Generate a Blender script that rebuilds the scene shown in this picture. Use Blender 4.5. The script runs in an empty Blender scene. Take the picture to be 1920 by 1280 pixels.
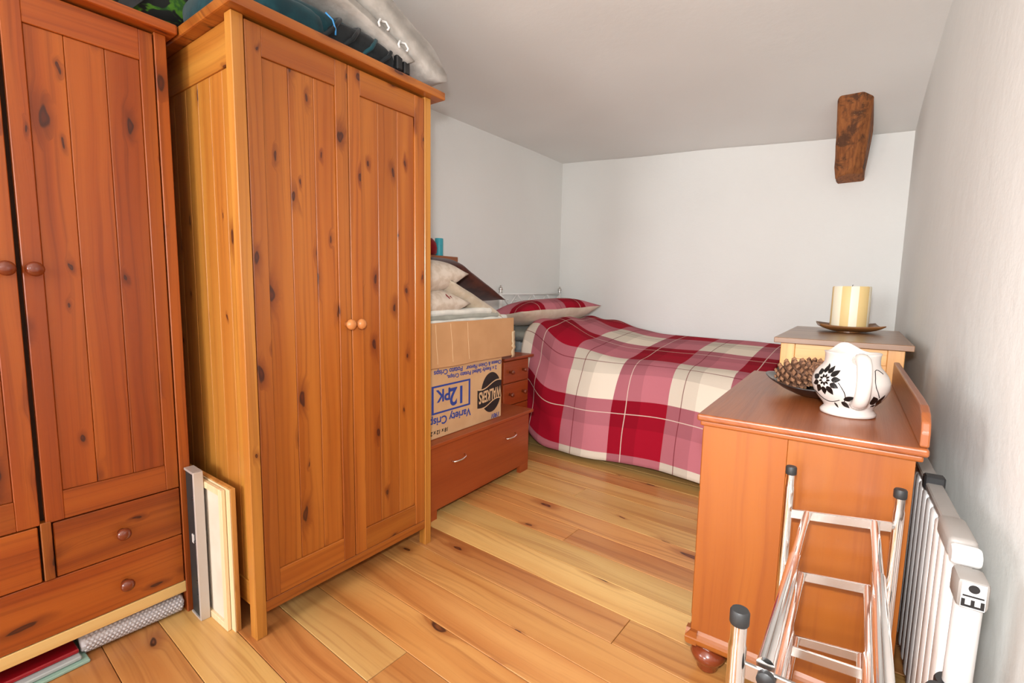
import bpy, bmesh, math, random
from mathutils import Vector, Matrix, Euler, noise
random.seed(7)
S = bpy.context.scene
C = S.collection
PI = math.pi
R = math.radians

# ------------------------------------------------------------------ camera
H = 1.12
YAW, PITCH, ROLL, F = 0.6645, 0.1096, 0.0186, 900.2
cam_d = bpy.data.cameras.new('camera'); cam = bpy.data.objects.new('camera', cam_d); C.objects.link(cam)
fw = Vector((-math.sin(YAW)*math.cos(PITCH), math.cos(YAW)*math.cos(PITCH), -math.sin(PITCH)))
r0 = Vector((math.cos(YAW), math.sin(YAW), 0)); u0 = r0.cross(fw)
rr = r0*math.cos(ROLL)+u0*math.sin(ROLL); uu = -r0*math.sin(ROLL)+u0*math.cos(ROLL)
cam.matrix_world = Matrix(((rr.x, uu.x, -fw.x, 0), (rr.y, uu.y, -fw.y, 0), (rr.z, uu.z, -fw.z, H), (0, 0, 0, 1)))
cam_d.sensor_fit = 'HORIZONTAL'; cam_d.sensor_width = 36.0; cam_d.lens = F*36.0/1920.0
cam_d.clip_start = 0.02
S.camera = cam

# ------------------------------------------------------------------ light and exposure
S.view_settings.view_transform = 'Standard'; S.view_settings.look = 'None'
S.view_settings.gamma = 1.0; S.view_settings.exposure = 0.02
S.view_settings.use_curve_mapping = False
W = bpy.data.worlds.new('world'); S.world = W; W.use_nodes = True
bg = W.node_tree.nodes['Background']; bg.inputs[0].default_value = (0.75, 0.86, 1.0, 1); bg.inputs[1].default_value = 1.0

def area(name, loc, target, sx, sy, power, col):
    d = bpy.data.lights.new(name, 'AREA'); d.shape = 'RECTANGLE'; d.size = sx; d.size_y = sy
    d.energy = power; d.color = col
    o = bpy.data.objects.new(name, d); C.objects.link(o); o.location = loc
    o.rotation_euler = (Vector(target)-Vector(loc)).to_track_quat('-Z', 'Y').to_euler()
    return o
def spot(name, loc, target, power, size, blend, rad, col):
    d = bpy.data.lights.new(name, 'SPOT'); d.energy = power; d.color = col; d.spot_size = R(size); d.spot_blend = blend; d.shadow_soft_size = rad
    o = bpy.data.objects.new(name, d); C.objects.link(o); o.location = loc
    o.rotation_euler = (Vector(target)-Vector(loc)).to_track_quat('-Z', 'Y').to_euler(); return o
area('window_daylight', (-1.0, -4.12, 1.45), (-1.1, 2.0, 1.25), 1.1, 1.2, 122, (0.97, 0.985, 1.0))
area('side_window_daylight', (-2.53, -1.9, 1.45), (0.3, -0.4, 1.35), 1.0, 1.1, 48, (0.95, 0.98, 1.0))
spot('camera_flash', (-0.02, -0.03, 1.29), (-1.15, 3.2, 0.85), 178, 110, 1.0, 0.045, (0.98, 0.985, 1.0))
area('ceiling_fill', (-0.40, -0.85, 1.45), (-0.50, -0.45, 2.4), 0.35, 0.35, 13, (0.96, 0.98, 1.0))  # added fill lamp aimed upward to lift ceiling and walls, no real source

# ------------------------------------------------------------------ object helpers
def link(name, bm, mat=None, parent=None, smooth=False):
    me = bpy.data.meshes.new(name)
    bm.normal_update(); bm.to_mesh(me); bm.free()
    o = bpy.data.objects.new(name, me); C.objects.link(o)
    if mat is not None:
        for m in (mat if isinstance(mat, (list, tuple)) else [mat]): me.materials.append(m)
    if smooth:
        for p in me.polygons: p.use_smooth = True
        if smooth == 'auto':
            try: me.set_sharp_from_angle(angle=R(40))
            except Exception: pass
    if parent is not None: o.parent = parent
    return o
def tag(o, label=None, cat=None, group=None, kind=None):
    if label: o['label'] = label
    if cat: o['category'] = cat
    if group: o['group'] = group
    if kind: o['kind'] = kind
    return o
def empty(name, loc=(0, 0, 0), rz=0.0, label=None, cat=None, group=None):
    o = bpy.data.objects.new(name, None); C.objects.link(o)
    o.location = loc; o.rotation_euler = (0, 0, rz); o.empty_display_size = 0.1
    return tag(o, label, cat, group)
def bx(x0, x1, y0, y1, z0, z1, bev=0.0, seg=1, bm=None):
    n = bmesh.new()
    bmesh.ops.create_cube(n, size=1)
    for v in n.verts:
        v.co = Vector(((x0+x1)/2+v.co.x*(x1-x0), (y0+y1)/2+v.co.y*(y1-y0), (z0+z1)/2+v.co.z*(z1-z0)))
    if bev > 0:
        bmesh.ops.bevel(n, geom=list(n.edges), offset=bev, segments=seg, affect='EDGES', profile=0.5)
    if bm is None: return n
    me = bpy.data.meshes.new('t'); n.to_mesh(me); n.free(); bm.from_mesh(me); bpy.data.meshes.remove(me)
    return bm
def merge(bm, n):
    me = bpy.data.meshes.new('t'); n.to_mesh(me); n.free(); bm.from_mesh(me); bpy.data.meshes.remove(me); return bm
def lathe(prof, n=32, bm=None, cx=0, cy=0, cap=True):
    bm = bm or bmesh.new(); rings = []
    for r, z in prof:
        if r < 1e-6: rings.append([bm.verts.new((cx, cy, z))])
        else: rings.append([bm.verts.new((cx+r*math.cos(2*PI*i/n), cy+r*math.sin(2*PI*i/n), z)) for i in range(n)])
    for a, b in zip(rings, rings[1:]):
        for i in range(n):
            j = (i+1) % n
            va = [a[0]] if len(a) == 1 else [a[i], a[j]]
            vb = [b[0]] if len(b) == 1 else [b[j], b[i]]
            f = va+vb
            if len(set(f)) >= 3: bm.faces.new(f)
    if cap:
        if len(rings[0]) > 1: bm.faces.new(list(reversed(rings[0])))
        if len(rings[-1]) > 1: bm.faces.new(rings[-1])
    return bm
def tube(pts, rad, n=12, bm=None, cap=True, closed=False):
    bm = bm or bmesh.new(); pts = [Vector(p) for p in pts]; rings = []; N = len(pts)
    up = None
    for i, p in enumerate(pts):
        t = (pts[min(i+1, N-1)]-pts[max(i-1, 0)]).normalized()
        if up is None:
            up = Vector((0, 0, 1)) if abs(t.z) < 0.9 else Vector((1, 0, 0))
        s = t.cross(up)
        if s.length < 1e-5: s = t.orthogonal()
        s.normalize(); up = s.cross(t).normalized()
        rd = rad[i] if isinstance(rad, (list, tuple)) else rad
        rings.append([bm.verts.new(p+rd*(math.cos(2*PI*k/n)*s+math.sin(2*PI*k/n)*up)) for k in range(n)])
    for a, b in zip(rings, rings[1:]):
        for k in range(n): bm.faces.new((a[k], a[(k+1) % n], b[(k+1) % n], b[k]))
    if cap:
        bm.faces.new(list(reversed(rings[0]))); bm.faces.new(rings[-1])
    return bm
def extr(poly, axis, a, b, bm=None, bev=0):
    """polygon of 2-D points extruded along axis; axis X -> (y,z), Y -> (x,z), Z -> (x,y)"""
    n = bmesh.new()
    def P(p, t):
        return {'X': (t, p[0], p[1]), 'Y': (p[0], t, p[1]), 'Z': (p[0], p[1], t)}[axis]
    A = [n.verts.new(P(p, a)) for p in poly]; B = [n.verts.new(P(p, b)) for p in poly]; k = len(poly)
    n.faces.new(A); n.faces.new(list(reversed(B)))
    for i in range(k): n.faces.new((A[i], B[i], B[(i+1) % k], A[(i+1) % k]))
    bmesh.ops.recalc_face_normals(n, faces=list(n.faces))
    if bev > 0: bmesh.ops.bevel(n, geom=list(n.edges), offset=bev, segments=2, affect='EDGES', profile=0.5)
    if bm is None: return n
    return merge(bm, n)
def sstep(a, b, x):
    t = max(0.0, min(1.0, (x-a)/(b-a))); return t*t*(3-2*t)

# ------------------------------------------------------------------ material helpers
def srgb(r, g, b):
    f = lambda c: c/12.92 if c <= 0.04045 else ((c+0.055)/1.055)**2.4
    return (f(r/255), f(g/255), f(b/255), 1.0)
class NT:
    def __init__(s, name):
        s.m = bpy.data.materials.new(name); s.m.use_nodes = True
        s.t = s.m.node_tree; s.b = s.t.nodes['Principled BSDF']
    def n(s, ty, **kw):
        o = s.t.nodes.new(ty)
        for k, v in kw.items(): setattr(o, k, v)
        return o
    def l(s, a, b): s.t.links.new(a, b)
    def val(s, sock, v):
        if hasattr(v, 'is_linked') or isinstance(v, bpy.types.NodeSocket): s.l(v, sock)
        else: sock.default_value = v
    def math(s, op, a, b=None, c=None, clamp=False):
        o = s.n('ShaderNodeMath', operation=op); o.use_clamp = clamp
        s.val(o.inputs[0], a)
        if b is not None: s.val(o.inputs[1], b)
        if c is not None: s.val(o.inputs[2], c)
        return o.outputs[0]
    def vmath(s, op, a, b):
        o = s.n('ShaderNodeVectorMath', operation=op); s.val(o.inputs[0], a); s.val(o.inputs[1], b); return o.outputs[0]
    def mix(s, f, a, b, blend='MIX'):
        o = s.n('ShaderNodeMix', data_type='RGBA', blend_type=blend)
        s.val(o.inputs[0], f); s.val(o.inputs[6], a); s.val(o.inputs[7], b); return o.outputs[2]
    def rng(s, v, a, b, c, d):
        o = s.n('ShaderNodeMapRange'); o.interpolation_type = 'SMOOTHSTEP'
        s.val(o.inputs[0], v)
        for i, x in enumerate((a, b, c, d)): s.val(o.inputs[i+1], x)
        return o.outputs[0]
    def noise(s, vec, scale, detail=3, rough=0.55, dist=0.0):
        o = s.n('ShaderNodeTexNoise'); s.l(vec, o.inputs['Vector'])
        o.inputs['Scale'].default_value = scale; o.inputs['Detail'].default_value = detail
        o.inputs['Roughness'].default_value = rough; o.inputs['Distortion'].default_value = dist
        return o.outputs[0]
    def bump(s, h, strength=0.2, dist=0.01):
        o = s.n('ShaderNodeBump'); o.inputs['Strength'].default_value = strength; o.inputs['Distance'].default_value = dist
        s.l(h, o.inputs['Height']); s.l(o.outputs[0], s.b.inputs['Normal'])
    def set(s, **kw):
        for k, v in kw.items(): s.val(s.b.inputs[k.replace('_', ' ')], v)
        return s
def plain(name, col, rough=0.5, metal=0.0, spec=0.5, **kw):
    m = NT(name); m.set(Base_Color=col, Roughness=rough, Metallic=metal)
    m.b.inputs['Specular IOR Level'].default_value = spec
    for k, v in kw.items(): m.b.inputs[k.replace('_', ' ')].default_value = v
    return m.m
def fabric(name, col, col2=None, scale=18, bump=0.25, rough=0.95, fine=900):
    m = NT(name); tc = m.n('ShaderNodeTexCoord').outputs['Object']
    a = m.noise(tc, scale, 3); b = m.noise(tc, fine, 1)
    c2 = col2 or tuple(c*0.82 for c in col[:3])+(1,)
    m.set(Base_Color=m.mix(m.rng(a, 0.35, 0.65, 0, 1), col, c2), Roughness=rough)
    m.b.inputs['Specular IOR Level'].default_value = 0.15
    m.b.inputs['Sheen Weight'].default_value = 0.15
    m.bump(m.math('ADD', a, m.math('MULTIPLY', b, 0.15)), bump, 0.006)
    return m.m
def wood(name, light, mid, dark, axis='Z', knots=0.55, rough=0.38, coat=0.25, vary=0.16, grain=1.0, kd=(0.045, 0.010, 0.005, 1), streak=0.6, kscale=1.0, kal=3.9, kac=10.0, hvar=0.6):
    m = NT(name); tc = m.n('ShaderNodeTexCoord').outputs['Object']
    rnd = m.n('ShaderNodeObjectInfo').outputs['Random']
    off = m.n('ShaderNodeCombineXYZ')
    for i, k in enumerate((17.3, 9.1, 23.7)): m.l(m.math('MULTIPLY', rnd, k), off.inputs[i])
    v = m.vmath('ADD', tc, off.outputs[0])
    sx = m.n('ShaderNodeSeparateXYZ'); m.l(v, sx.inputs[0])
    ia = 'XYZ'.index(axis); al = sx.outputs[ia]; ac = m.math('ADD', sx.outputs[(ia+1) % 3], sx.outputs[(ia+2) % 3])
    def v2(a, b):
        c = m.n('ShaderNodeCombineXYZ'); m.l(m.math('MULTIPLY', al, a), c.inputs[0]); m.l(m.math('MULTIPLY', ac, b), c.inputs[1]); return c.outputs[0]
    dist = None; on = None
    col_on = 0.0
    # knots first: grain bends round them
    if knots > 0:
        kv = v2(kal*kscale, kac*kscale)
        nd = m.n('ShaderNodeTexNoise'); nd.noise_dimensions = '2D'; m.l(kv, nd.inputs['Vector']); nd.inputs['Scale'].default_value = 2.2; nd.inputs['Detail'].default_value = 2
        kv2 = m.vmath('ADD', kv, m.vmath('MULTIPLY', m.vmath('SUBTRACT', nd.outputs[1], (0.5, 0.5, 0.5)), (0.30, 0.30, 0)))
        vo = m.n('ShaderNodeTexVoronoi'); vo.feature = 'F1'; vo.voronoi_dimensions = '2D'; vo.inputs['Scale'].default_value = 1.0
        m.l(kv2, vo.inputs['Vector'])
        sep = m.n('ShaderNodeSeparateColor'); m.l(vo.outputs['Color'], sep.inputs[0])
        on = m.math('LESS_THAN', sep.outputs[0], knots)
        size = m.math('MULTIPLY_ADD', m.math('POWER', sep.outputs[1], 2.0), 0.070, 0.030)
        d = m.math('DIVIDE', vo.outputs['Distance'], size)
        near = m.math('MULTIPLY', m.rng(d, 0.6, 4.5, 1, 0), on)
    wob = m.noise(v2(1.3, 5.0), 1.0, 2, 0.5)
    acw = m.math('ADD', ac, m.math('MULTIPLY', m.math('SUBTRACT', wob, 0.5), 0.05/grain))
    if knots > 0: acw = m.math('ADD', acw, m.math('MULTIPLY', near, 0.022))
    def v3(a, b):
        c = m.n('ShaderNodeCombineXYZ'); m.l(m.math('MULTIPLY', al, a), c.inputs[0]); m.l(m.math('MULTIPLY', acw, b), c.inputs[1]); return c.outputs[0]
    broad = m.noise(v3(0.7, 14*grain), 1.0, 2, 0.5)
    lines = m.noise(v3(0.9, 75*grain), 1.0, 2, 0.6)
    fine = m.noise(v3(6.0, 320*grain), 1.0, 2, 0.6)
    col = m.mix(m.rng(broad, 0.32, 0.68, 0, 1), light, mid)
    col = m.mix(m.math('MULTIPLY', m.rng(broad, 0.58, 0.80, 0, 1), streak*0.7), col, dark)
    col = m.mix(m.math('MULTIPLY', m.rng(lines, 0.47, 0.72, 0, 1), streak*0.8), col, dark)
    col = m.mix(m.math('MULTIPLY', m.rng(fine, 0.50, 0.80, 0, 1), streak*0.28), col, dark)
    if knots > 0:
        core = m.math('MULTIPLY', m.rng(d, 0.80, 1.2, 1, 0), on)
        halo = m.math('MULTIPLY', m.rng(d, 0.9, 4.0, 0.62, 0), on)
        col = m.mix(halo, col, dark)
        kc = m.mix(m.rng(d, 0.15, 0.7, 0.5, 0), kd, dark)
        col = m.mix(m.math('MULTIPLY', core, 0.94), col, kc)
    hsv = m.n('ShaderNodeHueSaturation')
    m.l(col, hsv.inputs['Color'])
    r2 = m.math('FRACT', m.math('MULTIPLY', rnd, 37.7))
    m.l(m.math('MULTIPLY_ADD', r2, vary*2, 1-vary), hsv.inputs['Value'])
    r3 = m.math('FRACT', m.math('MULTIPLY', rnd, 91.3))
    m.l(m.math('MULTIPLY_ADD', r3, vary*0.09*hvar, 0.5-vary*0.045*hvar), hsv.inputs['Hue'])
    m.set(Base_Color=hsv.outputs[0], Roughness=m.math('MULTIPLY_ADD', fine, 0.12, rough-0.06))
    m.b.inputs['Coat Weight'].default_value = coat; m.b.inputs['Coat Roughness'].default_value = 0.25
    m.bump(m.math('ADD', fine, m.math('MULTIPLY', lines, 0.6)), 0.06, 0.002)
    return m.m
def paint(name, col, bscale=9.0, bs=0.15):
    m = NT(name); tc = m.n('ShaderNodeTexCoord').outputs['Object']
    a = m.noise(tc, bscale, 4, 0.6); b = m.noise(tc, 1.1, 2); c = m.noise(tc, 130, 2)
    c2 = tuple(x*0.965 for x in col[:3])+(1,)
    m.set(Base_Color=m.mix(m.rng(b, 0.35, 0.65, 0, 1), col, c2), Roughness=0.85)
    m.b.inputs['Specular IOR Level'].default_value = 0.25
    m.bump(m.math('ADD', m.math('ADD', a, m.math('MULTIPLY', b, 2.0)), m.math('MULTIPLY', c, 0.12)), bs, 0.02)
    return m.m

# ---- palette
PL, PM, PD = srgb(170, 98, 34), srgb(152, 79, 23), srgb(100, 38, 9)
M = {}
for a in 'XYZ':
    M['pine'+a] = wood('pine_varnished_'+a, PL, PM, PD, a, knots=0.74, vary=0.11, streak=0.5, hvar=0.35)
    M['pine_side'+a] = wood('pine_pale_side_'+a, srgb(196, 136, 58), srgb(182, 116, 44), srgb(128, 66, 20), a, knots=0.40, vary=0.08, streak=0.42)
    M['pine_red'+a] = wood('pine_red_varnished_'+a, srgb(172, 90, 27), srgb(154, 71, 17), srgb(96, 34, 6), a, knots=0.62, vary=0.12, rough=0.42, coat=0.08, streak=0.5, hvar=0.25)
    M['cherry'+a] = wood('cherry_laminate_'+a, srgb(160, 74, 30), srgb(148, 64, 24), srgb(120, 46, 16), a, knots=0, vary=0.04, rough=0.42, coat=0.15, streak=0.35)
    M['chest'+a] = wood('orange_stained_pine_'+a, srgb(148, 82, 24), srgb(139, 72, 19), srgb(112, 49, 11), a, knots=0.05, vary=0.05, rough=0.38, coat=0.15, streak=0.35, grain=0.7)
    M['chest_top'+a] = wood('stained_pine_top_'+a, srgb(146, 80, 38), srgb(130, 66, 29), srgb(98, 44, 18), a, knots=0.05, vary=0.04, rough=0.36, coat=0.2, streak=0.4)
    M['cab'+a] = wood('honey_pine_'+a, srgb(226, 170, 100), srgb(214, 150, 80), srgb(176, 110, 52), a, knots=0.15, vary=0.06, rough=0.4, streak=0.4)
M['pale'] = wood('pale_raw_pine', srgb(240, 208, 140), srgb(230, 188, 118), srgb(200, 150, 84), 'Y', knots=0.12, vary=0.04, rough=0.55, coat=0.05, streak=0.35)
M['cab_top'] = wood('brown_table_top', srgb(150, 110, 74), srgb(132, 92, 60), srgb(96, 62, 38), 'X', knots=0, vary=0.03, rough=0.35, coat=0.3, streak=0.5)
M['floorA'] = wood('floor_pine_tan', srgb(208, 150, 86), srgb(190, 124, 64), srgb(146, 80, 34), 'X', knots=0.30, vary=0.12, rough=0.36, coat=0.3, grain=0.55, streak=0.62, kal=2.6, kac=6.5)
M['floorB'] = wood('floor_pine_honey', srgb(220, 178, 110), srgb(206, 156, 90), srgb(164, 104, 50), 'X', knots=0.24, vary=0.10, rough=0.36, coat=0.3, grain=0.55, streak=0.62, kal=2.6, kac=6.5)
m = NT('weathered_oak'); tc = m.n('ShaderNodeTexCoord').outputs['Object']
a = m.noise(tc, 9.0, 4, 0.65, 0.4); b = m.noise(m.vmath('MULTIPLY', tc, (70, 20, 6)), 1.0, 3, 0.6); c = m.noise(tc, 60, 3, 0.7)
col = m.mix(m.rng(b, 0.35, 0.7, 0, 1), srgb(158, 96, 48), srgb(122, 70, 32))
col = m.mix(m.math('MULTIPLY', m.rng(a, 0.50, 0.62, 0, 1), 0.85), col, srgb(74, 46, 28))
col = m.mix(m.math('MULTIPLY', m.rng(c, 0.66, 0.72, 0, 1), 0.5), col, srgb(196, 156, 110))
m.set(Base_Color=col, Roughness=0.8); m.bump(m.math('ADD', b, m.math('MULTIPLY', c, 0.5)), 0.35, 0.006)
M['timber'] = m.m
M['canvas_wood'] = wood('white_pine_batten', srgb(248, 226, 186), srgb(240, 210, 164), srgb(222, 184, 132), 'Z', knots=0, vary=0.03, rough=0.6, coat=0)
M['board_edge'] = wood('shelf_board', srgb(214, 156, 84), srgb(190, 128, 62), srgb(140, 84, 38), 'Z', knots=0.3, vary=0.03, rough=0.5, coat=0.1)
M['wall'] = paint('white_wall_paint', srgb(236, 236, 232))
M['ceil'] = paint('white_ceiling_paint', srgb(236, 236, 232), 6.0, 0.12)
M['dark'] = plain('dark_void', srgb(60, 36, 22), 0.9)
M['knob_dark'] = plain('dark_knob_varnish', srgb(120, 52, 26), 0.22, Coat_Weight=0.5)
M['knob_worn'] = plain('worn_knob', srgb(190, 120, 66), 0.35)
M['chrome'] = plain('chrome', (0.86, 0.85, 0.84, 1), 0.10, 1.0)
M['satin'] = plain('satin_steel', (0.60, 0.58, 0.56, 1), 0.25, 1.0)
M['rubber'] = plain('black_rubber', srgb(34, 34, 34), 0.55)
M['black'] = plain('black_plastic', srgb(30, 30, 31), 0.45)
M['white_enamel'] = plain('white_enamel', srgb(240, 238, 234), 0.35)
M['grey_plastic'] = plain('grey_plastic', srgb(146, 140, 134), 0.45)
M['white_plastic'] = plain('white_plastic', srgb(212, 212, 210), 0.38)
M['alu'] = plain('brushed_aluminium', srgb(205, 200, 196), 0.45, 0.35)
M['black_panel'] = plain('black_panel', srgb(40, 48, 50), 0.5)
M['canvas_back'] = fabric('canvas_back', srgb(232, 222, 206), srgb(224, 212, 194), 6, 0.08)
M['ceramic'] = plain('cream_ceramic', srgb(200, 190, 182), 0.22, Coat_Weight=0.25)
M['ink'] = plain('black_glaze', srgb(14, 12, 12), 0.3)
M['cone'] = plain('pine_cone_scale', srgb(92, 60, 40), 0.75)
M['cone_tip'] = plain('pine_cone_tip', srgb(134, 94, 66), 0.8)
M['bowl'] = plain('dark_lacquer', srgb(36, 28, 26), 0.3, Coat_Weight=0.3)
M['plate'] = plain('brown_wood_dish', srgb(128, 84, 44), 0.4)
M['wick'] = plain('wick', srgb(60, 50, 40), 0.9)
M['card'] = fabric('brown_cardboard', srgb(206, 166, 122), srgb(198, 156, 112), 5, 0.06, 0.85, 300)
M['card2'] = fabric('kraft_cardboard', srgb(198, 150, 104), srgb(190, 142, 96), 5, 0.08, 0.85, 300)
M['tape'] = plain('parcel_tape', srgb(216, 192, 154), 0.3)
M['blue'] = plain('blue_print', srgb(40, 62, 140), 0.7)
M['blackprint'] = plain('black_print', srgb(30, 22, 22), 0.7)
M['kraftprint'] = plain('kraft_print', srgb(214, 176, 134), 0.8)
M['beige'] = fabric('beige_damask', srgb(214, 200, 184), srgb(196, 178, 158), 26, 0.3)
M['beige2'] = fabric('beige_linen', srgb(206, 192, 172), srgb(190, 174, 150), 14, 0.3)
M['brown'] = fabric('brown_velvet', srgb(84, 44, 32), srgb(64, 32, 24), 12, 0.2)
M['cream'] = fabric('cream_cotton', srgb(222, 206, 186), srgb(210, 192, 170), 10, 0.25)
M['redfab'] = fabric('dark_red_fabric', srgb(140, 26, 34), None, 20, 0.2)
M['linen'] = fabric('white_linen', srgb(232, 228, 216), srgb(214, 212, 202), 10, 0.3)
M['greysheet'] = fabric('grey_sheet', srgb(168, 166, 154), srgb(150, 148, 136), 8, 0.25)
M['mattress'] = fabric('pale_blue_ticking', srgb(226, 230, 234), srgb(206, 218, 228), 8, 0.2)
M['quilt'] = fabric('grey_quilt', srgb(190, 184, 176), srgb(172, 166, 158), 22, 0.5)
M['teal'] = fabric('teal_nylon', srgb(24, 66, 74), srgb(16, 50, 58), 20, 0.3, 0.6)
M['blackfab'] = fabric('black_nylon', srgb(34, 38, 40), srgb(24, 26, 28), 20, 0.35, 0.7)
M['greyfab'] = fabric('charcoal_webbing', srgb(58, 60, 62), None, 30, 0.3, 0.8)
M['whitecord'] = plain('white_cord', srgb(226, 226, 224), 0.6)
M['bluecord'] = plain('blue_cord', srgb(60, 140, 200), 0.5)
M['tealcyl'] = plain('teal_cardboard', srgb(60, 168, 182), 0.45)
M['bubble'] = plain('bubble_wrap', srgb(228, 224, 228), 0.18, Transmission_Weight=0.25, Coat_Weight=0.4)
M['magred'] = plain('red_cover', srgb(158, 18, 30), 0.3)
M['maggrey'] = plain('grey_silver_cover', srgb(176, 184, 186), 0.35)
M['maggreen'] = plain('pale_green_card', srgb(150, 184, 170), 0.5)
M['glass'] = plain('window_glass', (1, 1, 1, 1), 0.0, Transmission_Weight=1.0)

# leaf patterned bag cloth
m = NT('leaf_print_cloth'); tc = m.n('ShaderNodeTexCoord').outputs['Object']
vv = m.vmath('MULTIPLY', tc, (9, 9, 16)); nz = m.noise(vv, 1.0, 2, 0.5, 1.6)
m.set(Base_Color=m.mix(m.rng(nz, 0.45, 0.50, 0, 1), srgb(30, 34, 34), m.mix(m.rng(m.noise(tc, 40, 2), .4, .6, 0, 1), srgb(92, 150, 40), srgb(50, 104, 40))), Roughness=0.7)
M['leafbag'] = m.m

# tartan check from a metre-scaled UV map
def plaid(name, P=0.685, pu=0.0, pv=0.05):
    m = NT(name); uv = m.n('ShaderNodeUVMap'); uv.uv_map = 'UVMap'
    sp = m.n('ShaderNodeSeparateXYZ'); m.l(uv.outputs[0], sp.inputs[0])
    def ax(s, ph, flip):
        t = m.math('DIVIDE', m.math('SUBTRACT', s, ph), P/2)
        red = m.math('LESS_THAN', m.math('FLOORED_MODULO', t, 2.0), 1.0)
        f = m.math('FRACT', m.math('ADD', t, 100.0))
        h = m.math('LESS_THAN', f, 0.5) if flip else m.math('GREATER_THAN', f, 0.5)
        ln = m.math('LESS_THAN', m.math('ABSOLUTE', m.math('SUBTRACT', f, 0.75 if flip else 0.25)), 0.008)
        return red, h, ln
    ru, hu, lu = ax(sp.outputs[0], pu, False); rv, hv, lv = ax(sp.outputs[1], pv, True)
    s = m.math('ADD', ru, rv)
    col = m.mix(m.math('MINIMUM', s, 1.0), srgb(228, 214, 196), srgb(188, 112, 122))
    col = m.mix(m.math('MAXIMUM', m.math('SUBTRACT', s, 1.0), 0.0), col, srgb(158, 18, 40))
    br = m.math('MULTIPLY_ADD', m.math('ADD', hu, hv), 0.16, 0.74)
    c2 = m.n('ShaderNodeVectorMath', operation='SCALE'); m.l(col, c2.inputs[0]); m.l(br, c2.inputs[3])
    cream, red = srgb(225, 205, 190), srgb(110, 24, 36)
    c3 = m.mix(m.math('MULTIPLY', lu, 0.75), c2.outputs[0], m.mix(ru, red, cream))
    c3 = m.mix(m.math('MULTIPLY', lv, 0.75), c3, m.mix(rv, red, cream))
    tc = m.n('ShaderNodeTexCoord').outputs['Object']; a = m.noise(tc, 14, 3); b = m.noise(tc, 700, 1)
    m.set(Base_Color=c3, Roughness=0.95); m.b.inputs['Specular IOR Level'].default_value = 0.12
    m.bump(m.math('ADD', a, m.math('MULTIPLY', b, 0.1)), 0.25, 0.01)
    return m.m
M['plaid'] = plaid('tartan_duvet_cotton', pu=-1.345)
M['plaid_p'] = plaid('tartan_pillow_cotton', P=0.5, pu=0.06, pv=0.02)
m = NT('striped_candle_wax'); tc = m.n('ShaderNodeTexCoord').outputs['Object']; sp = m.n('ShaderNodeSeparateXYZ'); m.l(tc, sp.inputs[0])
an = m.math('ARCTAN2', sp.outputs[1], sp.outputs[0]); st = m.math('GREATER_THAN', m.math('ADD', m.math('SINE', m.math('MULTIPLY', an, 6.0)), m.math('MULTIPLY', m.math('SINE', m.math('MULTIPLY_ADD', an, 11.0, 1.0)), 0.55)), 0.05)
m.set(Base_Color=m.mix(st, srgb(250, 240, 214), srgb(232, 202, 140)), Roughness=0.5)
m.b.inputs['Subsurface Weight'].default_value = 0.1
M['candle'] = m.m

# ================================================================== SETTING
XL, YB, YF = -2.56, 4.0, -4.2
def xr(y): return 0.034+(4.0-max(y, -0.6))*0.070           # right wall skewed like the old house
def zc(x, y):
    t = (x-XL)/(xr(y)-XL)
    zr = 2.13+0.42*(1-math.exp(-max(0, 4.0-y)/0.9))
    return 2.315*(1-t)+zr*t
fl = link('floor', bx(XL, 0.48, YF, YB, -0.06, -0.022), M['floorA']); tag(fl, kind='structure')
bw = 0.1455; y = 0.452-bw*10; k = 8
while y < YB-0.01:
    y1 = min(y+bw, YB); x = XL+0.002
    joints = [] if k % 3 else [random.uniform(-2.0, -0.3)]
    if k == 20: joints = [-1.085]
    ends = joints+[max(xr(y), xr(y1))]
    for e in ends:
        o = link('floorboard', bx(x, e-0.001, y+0.0009, y1-0.0009, -0.022, 0.0, 0.0014), M['floorA'] if random.random() < (0.30 if y > 1.4 else 0.72) else M['floorB'], fl)
        x = e+0.001
    y = y1; k += 1
LA, LB_, LZ0, LZ1 = -2.5, -1.3, 0.82, 2.08
bm = bx(XL-0.12, XL, LB_, YB+0.12, -0.06, 2.75)
bx(XL-0.12, XL, YF, LA, -0.06, 2.75, bm=bm); bx(XL-0.12, XL, LA, LB_, -0.06, LZ0, bm=bm); bx(XL-0.12, XL, LA, LB_, LZ1, 2.75, bm=bm)
tag(link('wall_left', bm, M['wall']), kind='structure')
bm = bx(XL-0.08, XL-0.03, LA, LA+0.05, LZ0, LZ1)
bx(XL-0.08, XL-0.03, LB_-0.05, LB_, LZ0, LZ1, bm=bm); bx(XL-0.08, XL-0.03, LA, LB_, LZ0, LZ0+0.05, bm=bm); bx(XL-0.08, XL-0.03, LA, LB_, LZ1-0.05, LZ1, bm=bm)
tag(link('window_2', bm, M['white_enamel']), kind='structure')
tag(link('wall_back', bx(XL-0.12, 0.60, YB, YB+0.12, -0.06, 2.75), M['wall']), kind='structure')
bm = extr([(xr(YB+0.12), YB+0.12), (xr(-0.6), -0.6), (xr(YF), YF), (xr(YF)+0.12, YF), (xr(-0.6)+0.12, -0.6), (xr(YB+0.12)+0.16, YB+0.12)], 'Z', -0.06, 2.75)
tag(link('wall_right', bm, M['wall']), kind='structure')
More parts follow.
